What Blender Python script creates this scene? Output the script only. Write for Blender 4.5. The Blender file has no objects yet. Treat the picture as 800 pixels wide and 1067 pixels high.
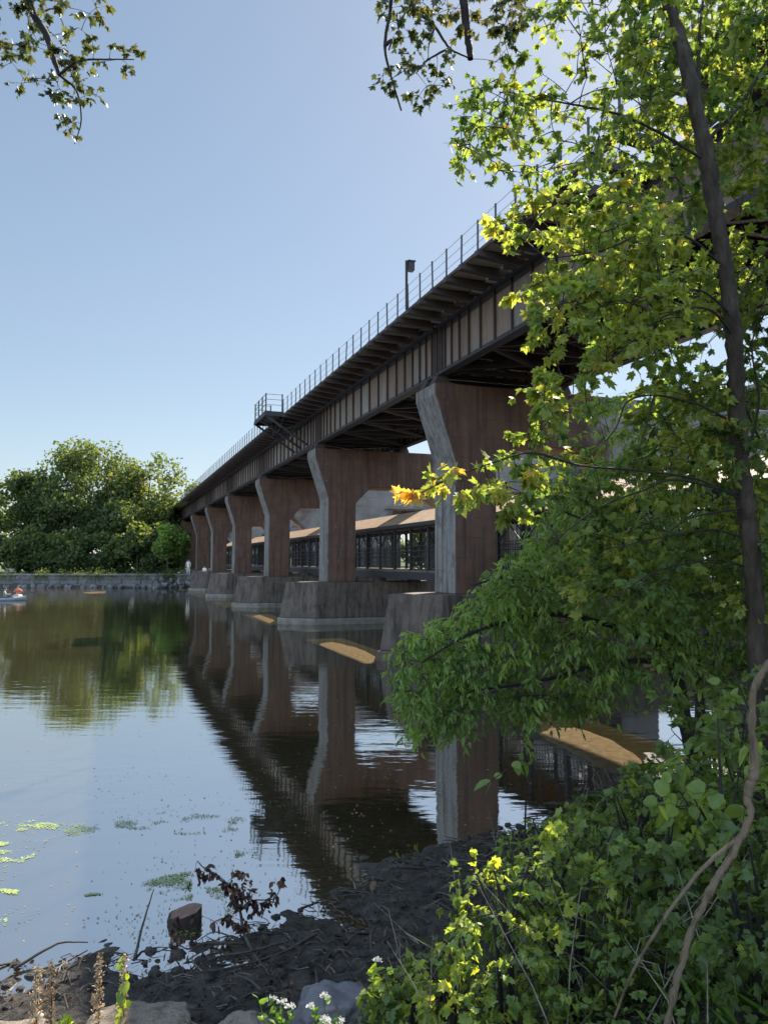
import bpy, math, random
import numpy as np
from mathutils import Vector, noise as mnoise

SC = bpy.context.scene
COL = SC.collection
R = np.random.default_rng(7)
random.seed(7)

# ------------------------------------------------------------------ camera measures
F = 800.0
H = 3.0                                    # eye above the water
PITCH = math.radians(3.68)
TH = math.radians(19.7)                    # the bridge runs off to the left of the view axis
C_, S_ = math.cos(TH), math.sin(TH)
FW = np.array([0, math.cos(PITCH), math.sin(PITCH)])
UP = np.array([0, -math.sin(PITCH), math.cos(PITCH)])
CAM = np.array([0, 0, H])
SUN_AZ, SUN_EL = math.radians(25.0), math.radians(41.4)


def P(px, py, Z):
    """survey point: picture position and distance -> place in the world"""
    return CAM + Z * (FW + (px - 400) / F * np.array([1., 0, 0]) - (py - 533.5) / F * UP)


def B(d, s, h=0.0):
    """bridge grid: d across, s along, h over the water"""
    return np.array([d * C_ - s * S_, d * S_ + s * C_, h])


# ------------------------------------------------------------------ materials
def newmat(name):
    m = bpy.data.materials.new(name)
    m.use_nodes = True
    nt = m.node_tree
    return m, nt, nt.nodes['Principled BSDF'], nt.nodes['Material Output']


def N(nt, typ, **kw):
    n = nt.nodes.new(typ)
    for k, v in kw.items():
        if k.startswith('i_'):
            n.inputs[k[2:].replace('_', ' ')].default_value = v
        else:
            setattr(n, k, v)
    return n


def ramp(nt, stops, src=None):
    n = nt.nodes.new('ShaderNodeValToRGB')
    e = n.color_ramp.elements
    while len(e) < len(stops):
        e.new(0.5)
    for el, (p, c) in zip(e, stops):
        el.position = p
        el.color = (*c, 1) if len(c) == 3 else c
    if src is not None:
        nt.links.new(src, n.inputs[0])
    return n


def surf(name, c1, c2, scale=3.0, rough=(.7, .9), bump=.3, bscale=20, stretch=(1, 1, 1), streak=None, spec=.3,
         detail=6, c3=None, bdist=.02):
    """two tone noisy surface with optional vertical streaks"""
    m, nt, b, o = newmat(name)
    L = nt.links.new
    tc = N(nt, 'ShaderNodeTexCoord')
    mp = N(nt, 'ShaderNodeMapping')
    mp.inputs['Scale'].default_value = stretch
    L(tc.outputs['Object'], mp.inputs[0])
    n1 = N(nt, 'ShaderNodeTexNoise', i_Scale=scale, i_Detail=detail, i_Roughness=.65)
    L(mp.outputs[0], n1.inputs['Vector'])
    st = [(.3, c1), (.7, c2)] if c3 is None else [(.28, c1), (.5, c2), (.74, c3)]
    r = ramp(nt, st, n1.outputs['Fac'])
    col = r.outputs[0]
    if streak is not None:
        mp2 = N(nt, 'ShaderNodeMapping')
        mp2.inputs['Scale'].default_value = (2.6, 2.6, .16)
        L(tc.outputs['Object'], mp2.inputs[0])
        n2 = N(nt, 'ShaderNodeTexNoise', i_Scale=2.0, i_Detail=5.0, i_Roughness=.7)
        L(mp2.outputs[0], n2.inputs['Vector'])
        rr = ramp(nt, [(.44, (0, 0, 0)), (.66, (1, 1, 1))], n2.outputs['Fac'])
        mx = N(nt, 'ShaderNodeMix', data_type='RGBA')
        L(rr.outputs[0], mx.inputs[0])
        L(col, mx.inputs[6])
        mx.inputs[7].default_value = (*streak, 1)
        col = mx.outputs[2]
    L(col, b.inputs['Base Color'])
    n3 = N(nt, 'ShaderNodeTexNoise', i_Scale=bscale, i_Detail=8.0, i_Roughness=.7)
    L(mp.outputs[0], n3.inputs['Vector'])
    bp = N(nt, 'ShaderNodeBump', i_Strength=bump, i_Distance=bdist)
    L(n3.outputs['Fac'], bp.inputs['Height'])
    L(bp.outputs[0], b.inputs['Normal'])
    mr = N(nt, 'ShaderNodeMapRange')
    mr.inputs['To Min'].default_value, mr.inputs['To Max'].default_value = rough
    L(n1.outputs['Fac'], mr.inputs[0])
    L(mr.outputs[0], b.inputs['Roughness'])
    b.inputs['Specular IOR Level'].default_value = spec
    return m


def leafmat(name, stops, trans=.5, tcol=(1.6, 1.5, .6), rough=.45):
    m, nt, b, o = newmat(name)
    L = nt.links.new
    at = N(nt, 'ShaderNodeAttribute', attribute_name='tint')
    r = ramp(nt, stops, at.outputs['Fac'])
    tc = N(nt, 'ShaderNodeTexCoord')
    n1 = N(nt, 'ShaderNodeTexNoise', i_Scale=30.0, i_Detail=3.0)
    L(tc.outputs['Object'], n1.inputs['Vector'])
    hs = N(nt, 'ShaderNodeHueSaturation')
    mr = N(nt, 'ShaderNodeMapRange')
    mr.inputs['To Min'].default_value, mr.inputs['To Max'].default_value = .72, 1.28
    L(n1.outputs['Fac'], mr.inputs[0])
    L(mr.outputs[0], hs.inputs['Value'])
    L(r.outputs[0], hs.inputs['Color'])
    L(hs.outputs[0], b.inputs['Base Color'])
    b.inputs['Roughness'].default_value = rough
    b.inputs['Specular IOR Level'].default_value = .35
    t = N(nt, 'ShaderNodeBsdfTranslucent')
    mul = N(nt, 'ShaderNodeMix', data_type='RGBA', blend_type='MULTIPLY')
    mul.inputs[0].default_value = 1.0
    L(hs.outputs[0], mul.inputs[6])
    mul.inputs[7].default_value = (*tcol, 1)
    mul.clamp_result = False
    L(mul.outputs[2], t.inputs[0])
    ms = N(nt, 'ShaderNodeMixShader')
    ms.inputs[0].default_value = trans
    L(b.outputs[0], ms.inputs[1])
    L(t.outputs[0], ms.inputs[2])
    L(ms.outputs[0], o.inputs[0])
    return m


M = {}
M['concrete'] = surf('grey_concrete', (.055, .05, .046), (.21, .195, .18), 2.2, bump=.5, bscale=14, streak=(.075, .06, .052), c3=(.115, .108, .102))
M['plinth'] = surf('stained_plinth_concrete', (.052, .037, .029), (.125, .094, .074), 1.5, bump=.6, bscale=9, streak=(.036, .027, .022), c3=(.082, .06, .048))


def rustcon():
    '''pier faces: red brown run-off from the steel above, grey where no steel stands over it; pour lines and pale lime marks'''
    m = surf('rust_stained_concrete', (.075, .043, .031), (.155, .088, .061), 1.1, bump=.45, bscale=12, streak=(.06, .036, .03))
    nt = m.node_tree; L = nt.links.new; b = nt.nodes['Principled BSDF']
    src = b.inputs['Base Color'].links[0].from_socket
    tc = N(nt, 'ShaderNodeTexCoord'); sx = N(nt, 'ShaderNodeSeparateXYZ'); L(tc.outputs['Object'], sx.inputs[0])
    nz = N(nt, 'ShaderNodeTexNoise', i_Scale=.9, i_Detail=5.0); L(tc.outputs['Object'], nz.inputs['Vector'])
    ad = N(nt, 'ShaderNodeMath', operation='MULTIPLY_ADD'); L(nz.outputs['Fac'], ad.inputs[0]); ad.inputs[1].default_value = 3.0; L(sx.outputs['X'], ad.inputs[2])
    mr = N(nt, 'ShaderNodeMapRange'); mr.inputs['From Min'].default_value = 7.4; mr.inputs['From Max'].default_value = 8.3; L(ad.outputs[0], mr.inputs[0])
    g = ramp(nt, [(.3, (.17, .15, .135)), (.7, (.30, .275, .25))], nz.outputs['Fac'])
    mx = N(nt, 'ShaderNodeMix', data_type='RGBA'); L(mr.outputs[0], mx.inputs[0]); L(src, mx.inputs[6]); L(g.outputs[0], mx.inputs[7])
    # pour lines every half metre, broken up
    wv = N(nt, 'ShaderNodeMath', operation='FRACT'); dv = N(nt, 'ShaderNodeMath', operation='DIVIDE'); L(sx.outputs['Z'], dv.inputs[0]); dv.inputs[1].default_value = .62; L(dv.outputs[0], wv.inputs[0])
    gt = N(nt, 'ShaderNodeMath', operation='LESS_THAN'); L(wv.outputs[0], gt.inputs[0]); gt.inputs[1].default_value = .035
    n2 = N(nt, 'ShaderNodeTexNoise', i_Scale=2.3, i_Detail=4.0); L(tc.outputs['Object'], n2.inputs['Vector'])
    r2 = ramp(nt, [(.42, (0, 0, 0)), (.6, (.75, .75, .75))], n2.outputs['Fac'])
    ml = N(nt, 'ShaderNodeMath', operation='MULTIPLY'); L(gt.outputs[0], ml.inputs[0]); L(r2.outputs[0], ml.inputs[1])
    m3 = N(nt, 'ShaderNodeMix', data_type='RGBA'); L(ml.outputs[0], m3.inputs[0]); L(mx.outputs[2], m3.inputs[6]); m3.inputs[7].default_value = (.05, .035, .03, 1)
    # lime bloom
    mp = N(nt, 'ShaderNodeMapping'); mp.inputs['Scale'].default_value = (5, 5, 1.2); L(tc.outputs['Object'], mp.inputs[0])
    n4 = N(nt, 'ShaderNodeTexNoise', i_Scale=1.6, i_Detail=9.0, i_Roughness=.75); L(mp.outputs[0], n4.inputs['Vector'])
    r4 = ramp(nt, [(.62, (0, 0, 0)), (.72, (.75, .75, .75))], n4.outputs['Fac'])
    m5 = N(nt, 'ShaderNodeMix', data_type='RGBA'); L(r4.outputs[0], m5.inputs[0]); L(m3.outputs[2], m5.inputs[6]); m5.inputs[7].default_value = (.36, .31, .28, 1)
    L(m5.outputs[2], b.inputs['Base Color'])
    return m


M['rustcon'] = rustcon()
M['footing'] = surf('bleached_footing_concrete', (.10, .085, .068), (.24, .21, .175), 2.5, bump=.4, bscale=10)
M['concrete_far'] = surf('old_bridge_concrete', (.16, .14, .125), (.25, .225, .20), .8, bump=.3, bscale=8, streak=(.075, .06, .052))
M['steel'] = surf('rusted_and_shaded_steel', (.036, .026, .025), (.07, .05, .045), 3.0, rough=(.5, .8), bump=.25, bscale=25)
M['steel_blk'] = surf('blackened_steel', (.018, .017, .018), (.035, .032, .033), 4.0, rough=(.5, .8), bump=.2)
M['timber'] = surf('weathered_timber', (.07, .055, .045), (.14, .115, .095), 3.0, stretch=(1, 6, 6), bump=.4)
M['plank'] = surf('grey_walkway_plank', (.42, .40, .41), (.58, .55, .55), 3.0, stretch=(6, 1, 6), bump=.3)
M['galv'] = surf('weathered_post_steel', (.03, .027, .027), (.07, .064, .064), 6.0, rough=(.4, .6), bump=.1)
M['roof'] = surf('tan_roof_sheet', (.24, .155, .09), (.33, .215, .125), 1.2, rough=(.6, .8), bump=.2, streak=(.17, .10, .06))
M['stone'] = surf('wall_stone', (.075, .07, .068), (.18, .168, .16), 1.3, bump=.8, bscale=2.2, bdist=.15)
M['rock'] = surf('bank_rock', (.05, .045, .05), (.15, .135, .14), 3.0, bump=.7, bscale=18, c3=(.095, .085, .09))
M['rock_br'] = surf('brown_flat_rock', (.075, .055, .038), (.27, .215, .16), 9.0, bump=1, bscale=40, c3=(.19, .15, .11), bdist=.03)
M['bark'] = surf('grey_brown_bark', (.015, .011, .008), (.05, .036, .026), 13.0, stretch=(1, 1, .22), bump=1, bscale=40, c3=(.09, .073, .056), bdist=.03)
M['bark_dark'] = surf('dark_branch_bark', (.012, .009, .008), (.03, .023, .019), 12.0, stretch=(1, 1, .3), bump=.5)
M['vine'] = surf('pale_brown_vine_bark', (.035, .024, .015), (.15, .105, .065), 22.0, stretch=(1, 1, .25), bump=1, bscale=70, c3=(.09, .062, .04), bdist=.01)
M['stump'] = surf('wet_stump_bark', (.022, .016, .013), (.06, .04, .03), 12.0, stretch=(1, 1, .3), bump=.9)
M['stumptop'] = surf('cut_wood_top', (.11, .06, .042), (.20, .125, .09), 16.0, bump=.4)
M['stick'] = surf('dead_stick', (.028, .022, .018), (.085, .066, .05), 20.0, bump=.4)
M['sand'] = surf('tan_river_sand', (.06, .042, .022), (.135, .095, .052), 9.0, bump=.5, bscale=60, rough=(.8, .95), detail=10, spec=0.0)
M['grassbank'] = surf('far_bank_grass', (.035, .06, .015), (.09, .13, .03), .6, bump=.5, bscale=4)
M['bed'] = surf('river_bed', (.03, .025, .015), (.06, .05, .03), .5)

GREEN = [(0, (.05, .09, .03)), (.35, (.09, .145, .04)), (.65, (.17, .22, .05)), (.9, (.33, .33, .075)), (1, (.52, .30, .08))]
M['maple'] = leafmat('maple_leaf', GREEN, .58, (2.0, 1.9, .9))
M['dull'] = leafmat('olive_maple_leaf', [(0, (.03, .045, .014)), (.5, (.075, .09, .03)), (.8, (.14, .135, .045)), (1, (.24, .17, .06))], .40, (1.6, 1.5, .8))
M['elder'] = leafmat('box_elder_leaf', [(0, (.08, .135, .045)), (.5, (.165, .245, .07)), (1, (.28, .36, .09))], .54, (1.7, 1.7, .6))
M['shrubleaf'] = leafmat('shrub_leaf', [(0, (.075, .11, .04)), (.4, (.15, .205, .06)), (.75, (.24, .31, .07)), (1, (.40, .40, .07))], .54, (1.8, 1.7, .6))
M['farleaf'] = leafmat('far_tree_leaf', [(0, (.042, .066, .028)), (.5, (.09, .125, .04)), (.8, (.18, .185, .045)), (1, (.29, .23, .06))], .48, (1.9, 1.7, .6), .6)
M['deadleaf'] = leafmat('brown_dead_leaf', [(0, (.03, .014, .01)), (.6, (.085, .036, .022)), (1, (.17, .09, .045))], .25, (1.3, 1.1, .8))
M['dryweed'] = leafmat('dry_seed_husk', [(0, (.20, .13, .07)), (.6, (.36, .25, .14)), (1, (.5, .40, .26))], .3, (1.2, 1.1, .9))
M['weedleaf'] = leafmat('weed_leaf', [(0, (.05, .12, .02)), (.6, (.15, .24, .03)), (1, (.36, .40, .05))], .45, (1.6, 1.6, .7))
M['petal'] = leafmat('white_petal', [(0, (.55, .53, .45)), (1, (.8, .78, .70))], .3, (1, 1, 1))
M['lilac'] = leafmat('lilac_blossom', [(0, (.16, .13, .19)), (1, (.38, .33, .42))], .3, (1.2, 1.1, 1.2))
M['weedstuff'] = leafmat('duckweed_film', [(0, (.12, .15, .045)), (.6, (.30, .36, .10)), (1, (.52, .58, .22))], .1, (1, 1, 1))


def girder_mat():
    m, nt, b, o = newmat('plate_girder_paint')
    L = nt.links.new
    tc = N(nt, 'ShaderNodeTexCoord')
    wn = N(nt, 'ShaderNodeAttribute', attribute_name='tint')
    r = ramp(nt, [(0, (.115, .082, .064)), (.4, (.19, .132, .098)), (.75, (.19, .16, .14)), (1, (.25, .225, .21))], wn.outputs['Fac'])
    mp = N(nt, 'ShaderNodeMapping'); mp.inputs['Scale'].default_value = (3, 3, .35)
    L(tc.outputs['Object'], mp.inputs[0])
    n2 = N(nt, 'ShaderNodeTexNoise', i_Scale=2.2, i_Detail=7.0, i_Roughness=.7)
    L(mp.outputs[0], n2.inputs['Vector'])
    rr = ramp(nt, [(.42, (0, 0, 0)), (.75, (1, 1, 1))], n2.outputs['Fac'])
    mx = N(nt, 'ShaderNodeMix', data_type='RGBA')
    L(rr.outputs[0], mx.inputs[0]); L(r.outputs[0], mx.inputs[6])
    mx.inputs[7].default_value = (.075, .043, .028, 1)
    L(mx.outputs[2], b.inputs['Base Color'])
    b.inputs['Roughness'].default_value = .62
    return m


M['girder'] = girder_mat()


def water_mat():
    m, nt, b, o = newmat('river_water')
    L = nt.links.new
    geo = N(nt, 'ShaderNodeNewGeometry')
    # murky water body, slow silt clouds
    n1 = N(nt, 'ShaderNodeTexNoise', i_Scale=.22, i_Detail=4.0)
    L(geo.outputs['Position'], n1.inputs['Vector'])
    r = ramp(nt, [(.35, (.034, .029, .013)), (.7, (.047, .040, .018))], n1.outputs['Fac'])
    L(r.outputs[0], b.inputs['Base Color'])
    b.inputs['Roughness'].default_value = .03
    b.inputs['IOR'].default_value = 9.5
    mp = N(nt, 'ShaderNodeMapping'); mp.inputs['Scale'].default_value = (.55, 1.6, 1)
    mp.inputs['Rotation'].default_value = (0, 0, .25)
    L(geo.outputs['Position'], mp.inputs[0])
    w1 = N(nt, 'ShaderNodeTexNoise', i_Scale=2.2, i_Detail=3.0, i_Roughness=.5)
    w2 = N(nt, 'ShaderNodeTexNoise', i_Scale=.35, i_Detail=2.0)
    L(mp.outputs[0], w1.inputs['Vector']); L(geo.outputs['Position'], w2.inputs['Vector'])
    # breeze patches: calm and ruffled water
    n4 = N(nt, 'ShaderNodeTexNoise', i_Scale=.06, i_Detail=2.0)
    L(geo.outputs['Position'], n4.inputs['Vector'])
    mr = N(nt, 'ShaderNodeMapRange')
    mr.inputs['From Min'].default_value, mr.inputs['From Max'].default_value = .38, .62
    mr.inputs['To Min'].default_value, mr.inputs['To Max'].default_value = .35, 1.0
    L(n4.outputs['Fac'], mr.inputs[0])
    mu = N(nt, 'ShaderNodeMath', operation='MULTIPLY')
    L(w1.outputs['Fac'], mu.inputs[0]); L(mr.outputs[0], mu.inputs[1])
    ad = N(nt, 'ShaderNodeMath', operation='MULTIPLY_ADD')
    L(w2.outputs['Fac'], ad.inputs[0]); ad.inputs[1].default_value = 1.5; L(mu.outputs[0], ad.inputs[2])
    bp = N(nt, 'ShaderNodeBump', i_Strength=1.0, i_Distance=.0055)
    L(ad.outputs[0], bp.inputs['Height'])
    L(bp.outputs[0], b.inputs['Normal'])
    return m


M['water'] = water_mat()


def mud_mat():
    m, nt, b, o = newmat('wet_black_mud')
    L = nt.links.new
    geo = N(nt, 'ShaderNodeNewGeometry')
    n1 = N(nt, 'ShaderNodeTexNoise', i_Scale=5.0, i_Detail=12.0, i_Roughness=.8)
    L(geo.outputs['Position'], n1.inputs['Vector'])
    r = ramp(nt, [(.34, (.010, .008, .006)), (.5, (.036, .027, .019)), (.6, (.085, .063, .043)), (.72, (.20, .155, .11))], n1.outputs['Fac'])
    # dry soil higher up
    sx = N(nt, 'ShaderNodeSeparateXYZ'); L(geo.outputs['Position'], sx.inputs[0])
    mr = N(nt, 'ShaderNodeMapRange'); mr.inputs['From Min'].default_value = .25; mr.inputs['From Max'].default_value = .75
    L(sx.outputs['Z'], mr.inputs[0])
    mx = N(nt, 'ShaderNodeMix', data_type='RGBA')
    L(mr.outputs[0], mx.inputs[0]); L(r.outputs[0], mx.inputs[6])
    n5 = N(nt, 'ShaderNodeTexNoise', i_Scale=14.0, i_Detail=6.0)
    L(geo.outputs['Position'], n5.inputs['Vector'])
    r5 = ramp(nt, [(.35, (.03, .024, .016)), (.7, (.10, .08, .05))], n5.outputs['Fac'])
    L(r5.outputs[0], mx.inputs[7])
    L(mx.outputs[2], b.inputs['Base Color'])
    rr = N(nt, 'ShaderNodeMapRange'); rr.inputs['To Min'].default_value = .12; rr.inputs['To Max'].default_value = .75
    rr.inputs['From Min'].default_value = .35; rr.inputs['From Max'].default_value = .65
    L(n1.outputs['Fac'], rr.inputs[0]); L(rr.outputs[0], b.inputs['Roughness'])
    n3 = N(nt, 'ShaderNodeTexNoise', i_Scale=26.0, i_Detail=8.0, i_Roughness=.75)
    L(geo.outputs['Position'], n3.inputs['Vector'])
    bp = N(nt, 'ShaderNodeBump', i_Strength=1.0, i_Distance=.06)
    L(n3.outputs['Fac'], bp.inputs['Height']); L(bp.outputs[0], b.inputs['Normal'])
    return m


M['mud'] = mud_mat()


def flat(name, c, rough=.6):
    m, nt, b, o = newmat(name)
    tc = N(nt, 'ShaderNodeTexCoord')
    n1 = N(nt, 'ShaderNodeTexNoise', i_Scale=9.0, i_Detail=4.0)
    nt.links.new(tc.outputs['Object'], n1.inputs['Vector'])
    r = ramp(nt, [(.3, tuple(x * .8 for x in c)), (.7, c)], n1.outputs['Fac'])
    nt.links.new(r.outputs[0], b.inputs['Base Color'])
    b.inputs['Roughness'].default_value = rough
    return m


M['skin'] = flat('skin', (.50, .30, .21)); M['orange'] = flat('orange_cloth', (.72, .15, .04))
M['white'] = flat('white_cloth', (.75, .74, .72)); M['dark'] = flat('dark_cloth', (.04, .04, .05))
M['hair'] = flat('dark_hair', (.03, .02, .015)); M['grey'] = flat('grey_cloth', (.22, .22, .25))
M['hull'] = flat('pale_hull', (.40, .37, .32), .45); M['hullr'] = flat('blue_grey_hull', (.20, .23, .26), .45)

# ------------------------------------------------------------------ mesh helpers


def mk(name, V, groups, mats, parent=None, tint=None, smooth=False, off=None, midx=None):
    V = np.asarray(V, dtype=np.float64).reshape(-1, 3)
    if off is not None:
        V = V - np.asarray(off)
    loops, tot = [], []
    for g in groups:
        g = np.asarray(g, dtype=np.int32)
        if g.size == 0:
            continue
        loops.append(g.ravel()); tot.append(np.full(len(g), g.shape[1], dtype=np.int32))
    loops = np.concatenate(loops); tot = np.concatenate(tot)
    start = np.concatenate([[0], np.cumsum(tot)[:-1]]).astype(np.int32)
    me = bpy.data.meshes.new(name)
    me.vertices.add(len(V)); me.vertices.foreach_set('co', V.ravel())
    me.loops.add(len(loops)); me.loops.foreach_set('vertex_index', loops)
    me.polygons.add(len(tot)); me.polygons.foreach_set('loop_start', start); me.polygons.foreach_set('loop_total', tot)
    if midx is not None:
        me.polygons.foreach_set('material_index', np.asarray(midx, dtype=np.int32))
    if smooth:
        me.polygons.foreach_set('use_smooth', np.ones(len(tot), dtype=bool))
    for m in (mats if isinstance(mats, (list, tuple)) else [mats]):
        me.materials.append(m)
    if tint is not None:
        a = me.attributes.new('tint', 'FLOAT', 'POINT')
        a.data.foreach_set('value', np.asarray(tint, dtype=np.float32))
    me.update(calc_edges=True); me.validate()
    o = bpy.data.objects.new(name, me)
    COL.objects.link(o)
    if parent is not None:
        o.parent = parent
    return o


class MB:
    """collects boxes, prisms and tubes into one mesh"""

    def __init__(s):
        s.v = []; s.f = []; s.m = []

    def poly(s, verts, faces, mi=0):
        n = len(s.v)
        s.v += [tuple(map(float, p)) for p in verts]
        s.f += [tuple(i + n for i in f) for f in faces]
        s.m += [mi] * len(faces) if not isinstance(mi, (list, tuple)) else list(mi)

    def box(s, x0, x1, y0, y1, z0, z1, mi=0):
        v = [(x, y, z) for z in (z0, z1) for y in (y0, y1) for x in (x0, x1)]
        s.poly(v, [(0, 2, 3, 1), (4, 5, 7, 6), (0, 1, 5, 4), (2, 6, 7, 3), (0, 4, 6, 2), (1, 3, 7, 5)], mi)

    def bar(s, a, b, w, t=None):
        """square bar between two points"""
        a, b = Vector(a), Vector(b); d = (b - a).normalized()
        up = Vector((0, 0, 1)) if abs(d.z) < .95 else Vector((1, 0, 0))
        x = d.cross(up).normalized(); y = x.cross(d)
        t = t or w
        v = []
        for p in (a, b):
            for i, j in ((-1, -1), (1, -1), (1, 1), (-1, 1)):
                v.append(p + x * (i * w / 2) + y * (j * t / 2))
        s.poly(v, [(0, 1, 2, 3), (7, 6, 5, 4), (0, 4, 5, 1), (1, 5, 6, 2), (2, 6, 7, 3), (3, 7, 4, 0)])

    def prism(s, prof, axis, a, b, mi_side=0, mi_end=0):
        """profile polygon swept along an axis (0,1,2) from a to b; per-edge material list allowed"""
        n = len(prof)

        def pt(p, t):
            q = [0, 0, 0]; k = 0
            for i in range(3):
                if i == axis:
                    q[i] = t
                else:
                    q[i] = p[k]; k += 1
            return q
        v = [pt(p, a) for p in prof] + [pt(p, b) for p in prof]
        ms = mi_side if isinstance(mi_side, list) else [mi_side] * n
        s.poly(v, [tuple(range(n))[::-1], tuple(range(n, 2 * n))] + [(i, (i + 1) % n, n + (i + 1) % n, n + i) for i in range(n)], [mi_end, mi_end] + ms)

    def build(s, name, mat, parent=None, off=None, smooth=False, bevel=0):
        v = s.v
        if off is not None:
            v = [(p[0] - off[0], p[1] - off[1], p[2] - off[2]) for p in v]
        me = bpy.data.meshes.new(name)
        me.from_pydata(v, [], s.f)
        for m in (mat if isinstance(mat, (list, tuple)) else [mat]):
            me.materials.append(m)
        me.polygons.foreach_set('material_index', s.m)
        if smooth:
            me.polygons.foreach_set('use_smooth', [True] * len(me.polygons))
        me.update()
        import bmesh
        bm = bmesh.new(); bm.from_mesh(me); bmesh.ops.recalc_face_normals(bm, faces=bm.faces); bm.to_mesh(me); bm.free()
        o = bpy.data.objects.new(name, me); COL.objects.link(o)
        if parent is not None:
            o.parent = parent
        if bevel:
            md = o.modifiers.new('bevel', 'BEVEL'); md.width = bevel; md.segments = 2; md.limit_method = 'ANGLE'
        return o


def tubes(list_of, sides=6):
    """list of (points Nx3, radii N) -> verts, quads"""
    V, Q = [], []
    base = 0
    for pts, rad in list_of:
        pts = np.asarray(pts, float); rad = np.asarray(rad, float)
        n = len(pts)
        t = np.gradient(pts, axis=0); t /= np.linalg.norm(t, axis=1, keepdims=True) + 1e-9
        ref = np.array([0, 0, 1.]) if abs(t[:, 2]).mean() < .8 else np.array([1., 0, 0])
        x = np.cross(t, ref); x /= np.linalg.norm(x, axis=1, keepdims=True) + 1e-9
        y = np.cross(t, x)
        a = np.arange(sides) * 2 * np.pi / sides
        ring = pts[:, None, :] + rad[:, None, None] * (x[:, None, :] * np.cos(a)[None, :, None] + y[:, None, :] * np.sin(a)[None, :, None])
        V.append(ring.reshape(-1, 3))
        i = np.arange(n - 1)[:, None] * sides; j = np.arange(sides)[None, :]; j2 = (j + 1) % sides
        q = np.stack([i + j, i + j2, i + sides + j2, i + sides + j], -1).reshape(-1, 4) + base
        Q.append(q)
        base += n * sides
    return np.concatenate(V), np.concatenate(Q)


def smoothline(pts, rad, per=6, wob=0.0):
    """Catmull-Rom through points with radii"""
    pts = np.asarray(pts, float); rad = np.asarray(rad, float)
    P0 = np.vstack([2 * pts[0] - pts[1], pts, 2 * pts[-1] - pts[-2]])
    out, ro = [], []
    for i in range(len(pts) - 1):
        a, b, c, d = P0[i:i + 4]
        for t in np.linspace(0, 1, per, endpoint=False):
            out.append(.5 * (2 * b + (c - a) * t + (2 * a - 5 * b + 4 * c - d) * t * t + (3 * b - a - 3 * c + d) * t ** 3))
            ro.append(rad[i] * (1 - t) + rad[i + 1] * t)
    out.append(pts[-1]); ro.append(rad[-1])
    out = np.array(out); ro = np.array(ro)
    if wob:
        w = R.normal(0, 1, (len(out), 3)); w[0] = 0
        out = out + w * wob * ro[:, None]
    return out, ro


def rough(V, amp, f):
    return np.array([np.array(p) + amp * np.array(mnoise.noise_vector(Vector((p[0] * f, p[1] * f, p[2] * f * .35)))) + amp * .5 * np.array(mnoise.noise_vector(Vector((p[0] * f * 2.7, p[1] * f * 2.7, p[2] * f)))) for p in V])


# leaf outlines: right half, base to tip (midrib is x = 0)
LEAF = {
    'maple': [(0, 0), (.18, -.06), (.36, .06), (.30, .20), (.50, .30), (.47, .42), (.58, .62), (.40, .60), (.24, .52), (.20, .72), (.10, .80), (0, 1)],
    'oval': [(0, 0), (.20, .16), (.29, .42), (.20, .74), (0, 1)],
    'lance': [(0, 0), (.13, .18), (.17, .42), (.10, .72), (0, 1)],
    'blade': [(0, 0), (.022, .15), (.028, .5), (.016, .8), (0, 1)],
    'round': [(0, 0), (.34, .10), (.44, .45), (.28, .80), (0, 1)],
    'chip': [(0, 0), (.45, .30), (.33, .8), (0, 1)],
    'lobed': [(0, 0), (.30, -.08), (.44, .20), (.30, .36), (.40, .62), (.18, .62), (0, 1)],
}


def leaves(name, parent, mat, pos, axis, nor, size, tint, tmpl='maple', off=(0, 0, 0), fold=.28, droop=.22):
    n = len(pos)
    half = LEAF[tmpl]
    mid = [half[0], half[-1]]; side = half[1:-1]
    k = len(side)
    tv = [mid[0], mid[1]] + side + [(-x, y) for x, y in side]
    tv = np.array(tv)
    axis = axis / (np.linalg.norm(axis, axis=1, keepdims=True) + 1e-9)
    nor = nor - axis * (nor * axis).sum(1, keepdims=True)
    nor = nor / (np.linalg.norm(nor, axis=1, keepdims=True) + 1e-9)
    sd = np.cross(axis, nor)
    fo = fold * R.uniform(-.6, 2.2, n); dr = droop * R.uniform(-.6, 2.4, n)
    asym = R.uniform(.85, 1.15, n)
    z = np.abs(tv[:, 0])[None, :] * fo[:, None] - dr[:, None] * (tv[:, 1] ** 2)[None, :]
    V = pos[:, None, :] + size[:, None, None] * (sd[:, None, :] * (tv[None, :, 0, None] * asym[:, None, None]) + axis[:, None, :] * tv[None, :, 1, None] + nor[:, None, :] * z[:, :, None])
    nv = len(tv)
    b = np.arange(n)[:, None] * nv
    fa = np.array([0] + list(range(2, 2 + k)) + [1]); fb = np.array([1] + list(range(2 + k, 2 + 2 * k))[::-1] + [0])
    g = np.concatenate([b + fa[None], b + fb[None]])
    return mk(name, V.reshape(-1, 3), [g], mat, parent, tint=np.repeat(tint, nv), off=off)


def unit(v):
    return v / (np.linalg.norm(v, axis=-1, keepdims=True) + 1e-9)


def inpoly(x, y, poly):
    ins = np.zeros(len(x), bool); j = len(poly) - 1
    for i in range(len(poly)):
        xi, yi = poly[i]; xj, yj = poly[j]
        c = ((yi > y) != (yj > y)) & (x < (xj - xi) * (y - yi) / (yj - yi + 1e-12) + xi)
        ins ^= c; j = i
    return ins


def tag(o, label=None, cat=None, group=None, kind=None):
    if label: o['label'] = label
    if cat: o['category'] = cat
    if group: o['group'] = group
    if kind: o['kind'] = kind
    return o


def thing(name, label, cat, loc=(0, 0, 0), rz=0, group=None):
    o = bpy.data.objects.new(name, None); COL.objects.link(o)
    o.empty_display_size = .3
    o.location = tuple(map(float, loc)); o.rotation_euler = (0, 0, rz)
    return tag(o, label, cat, group)


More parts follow.
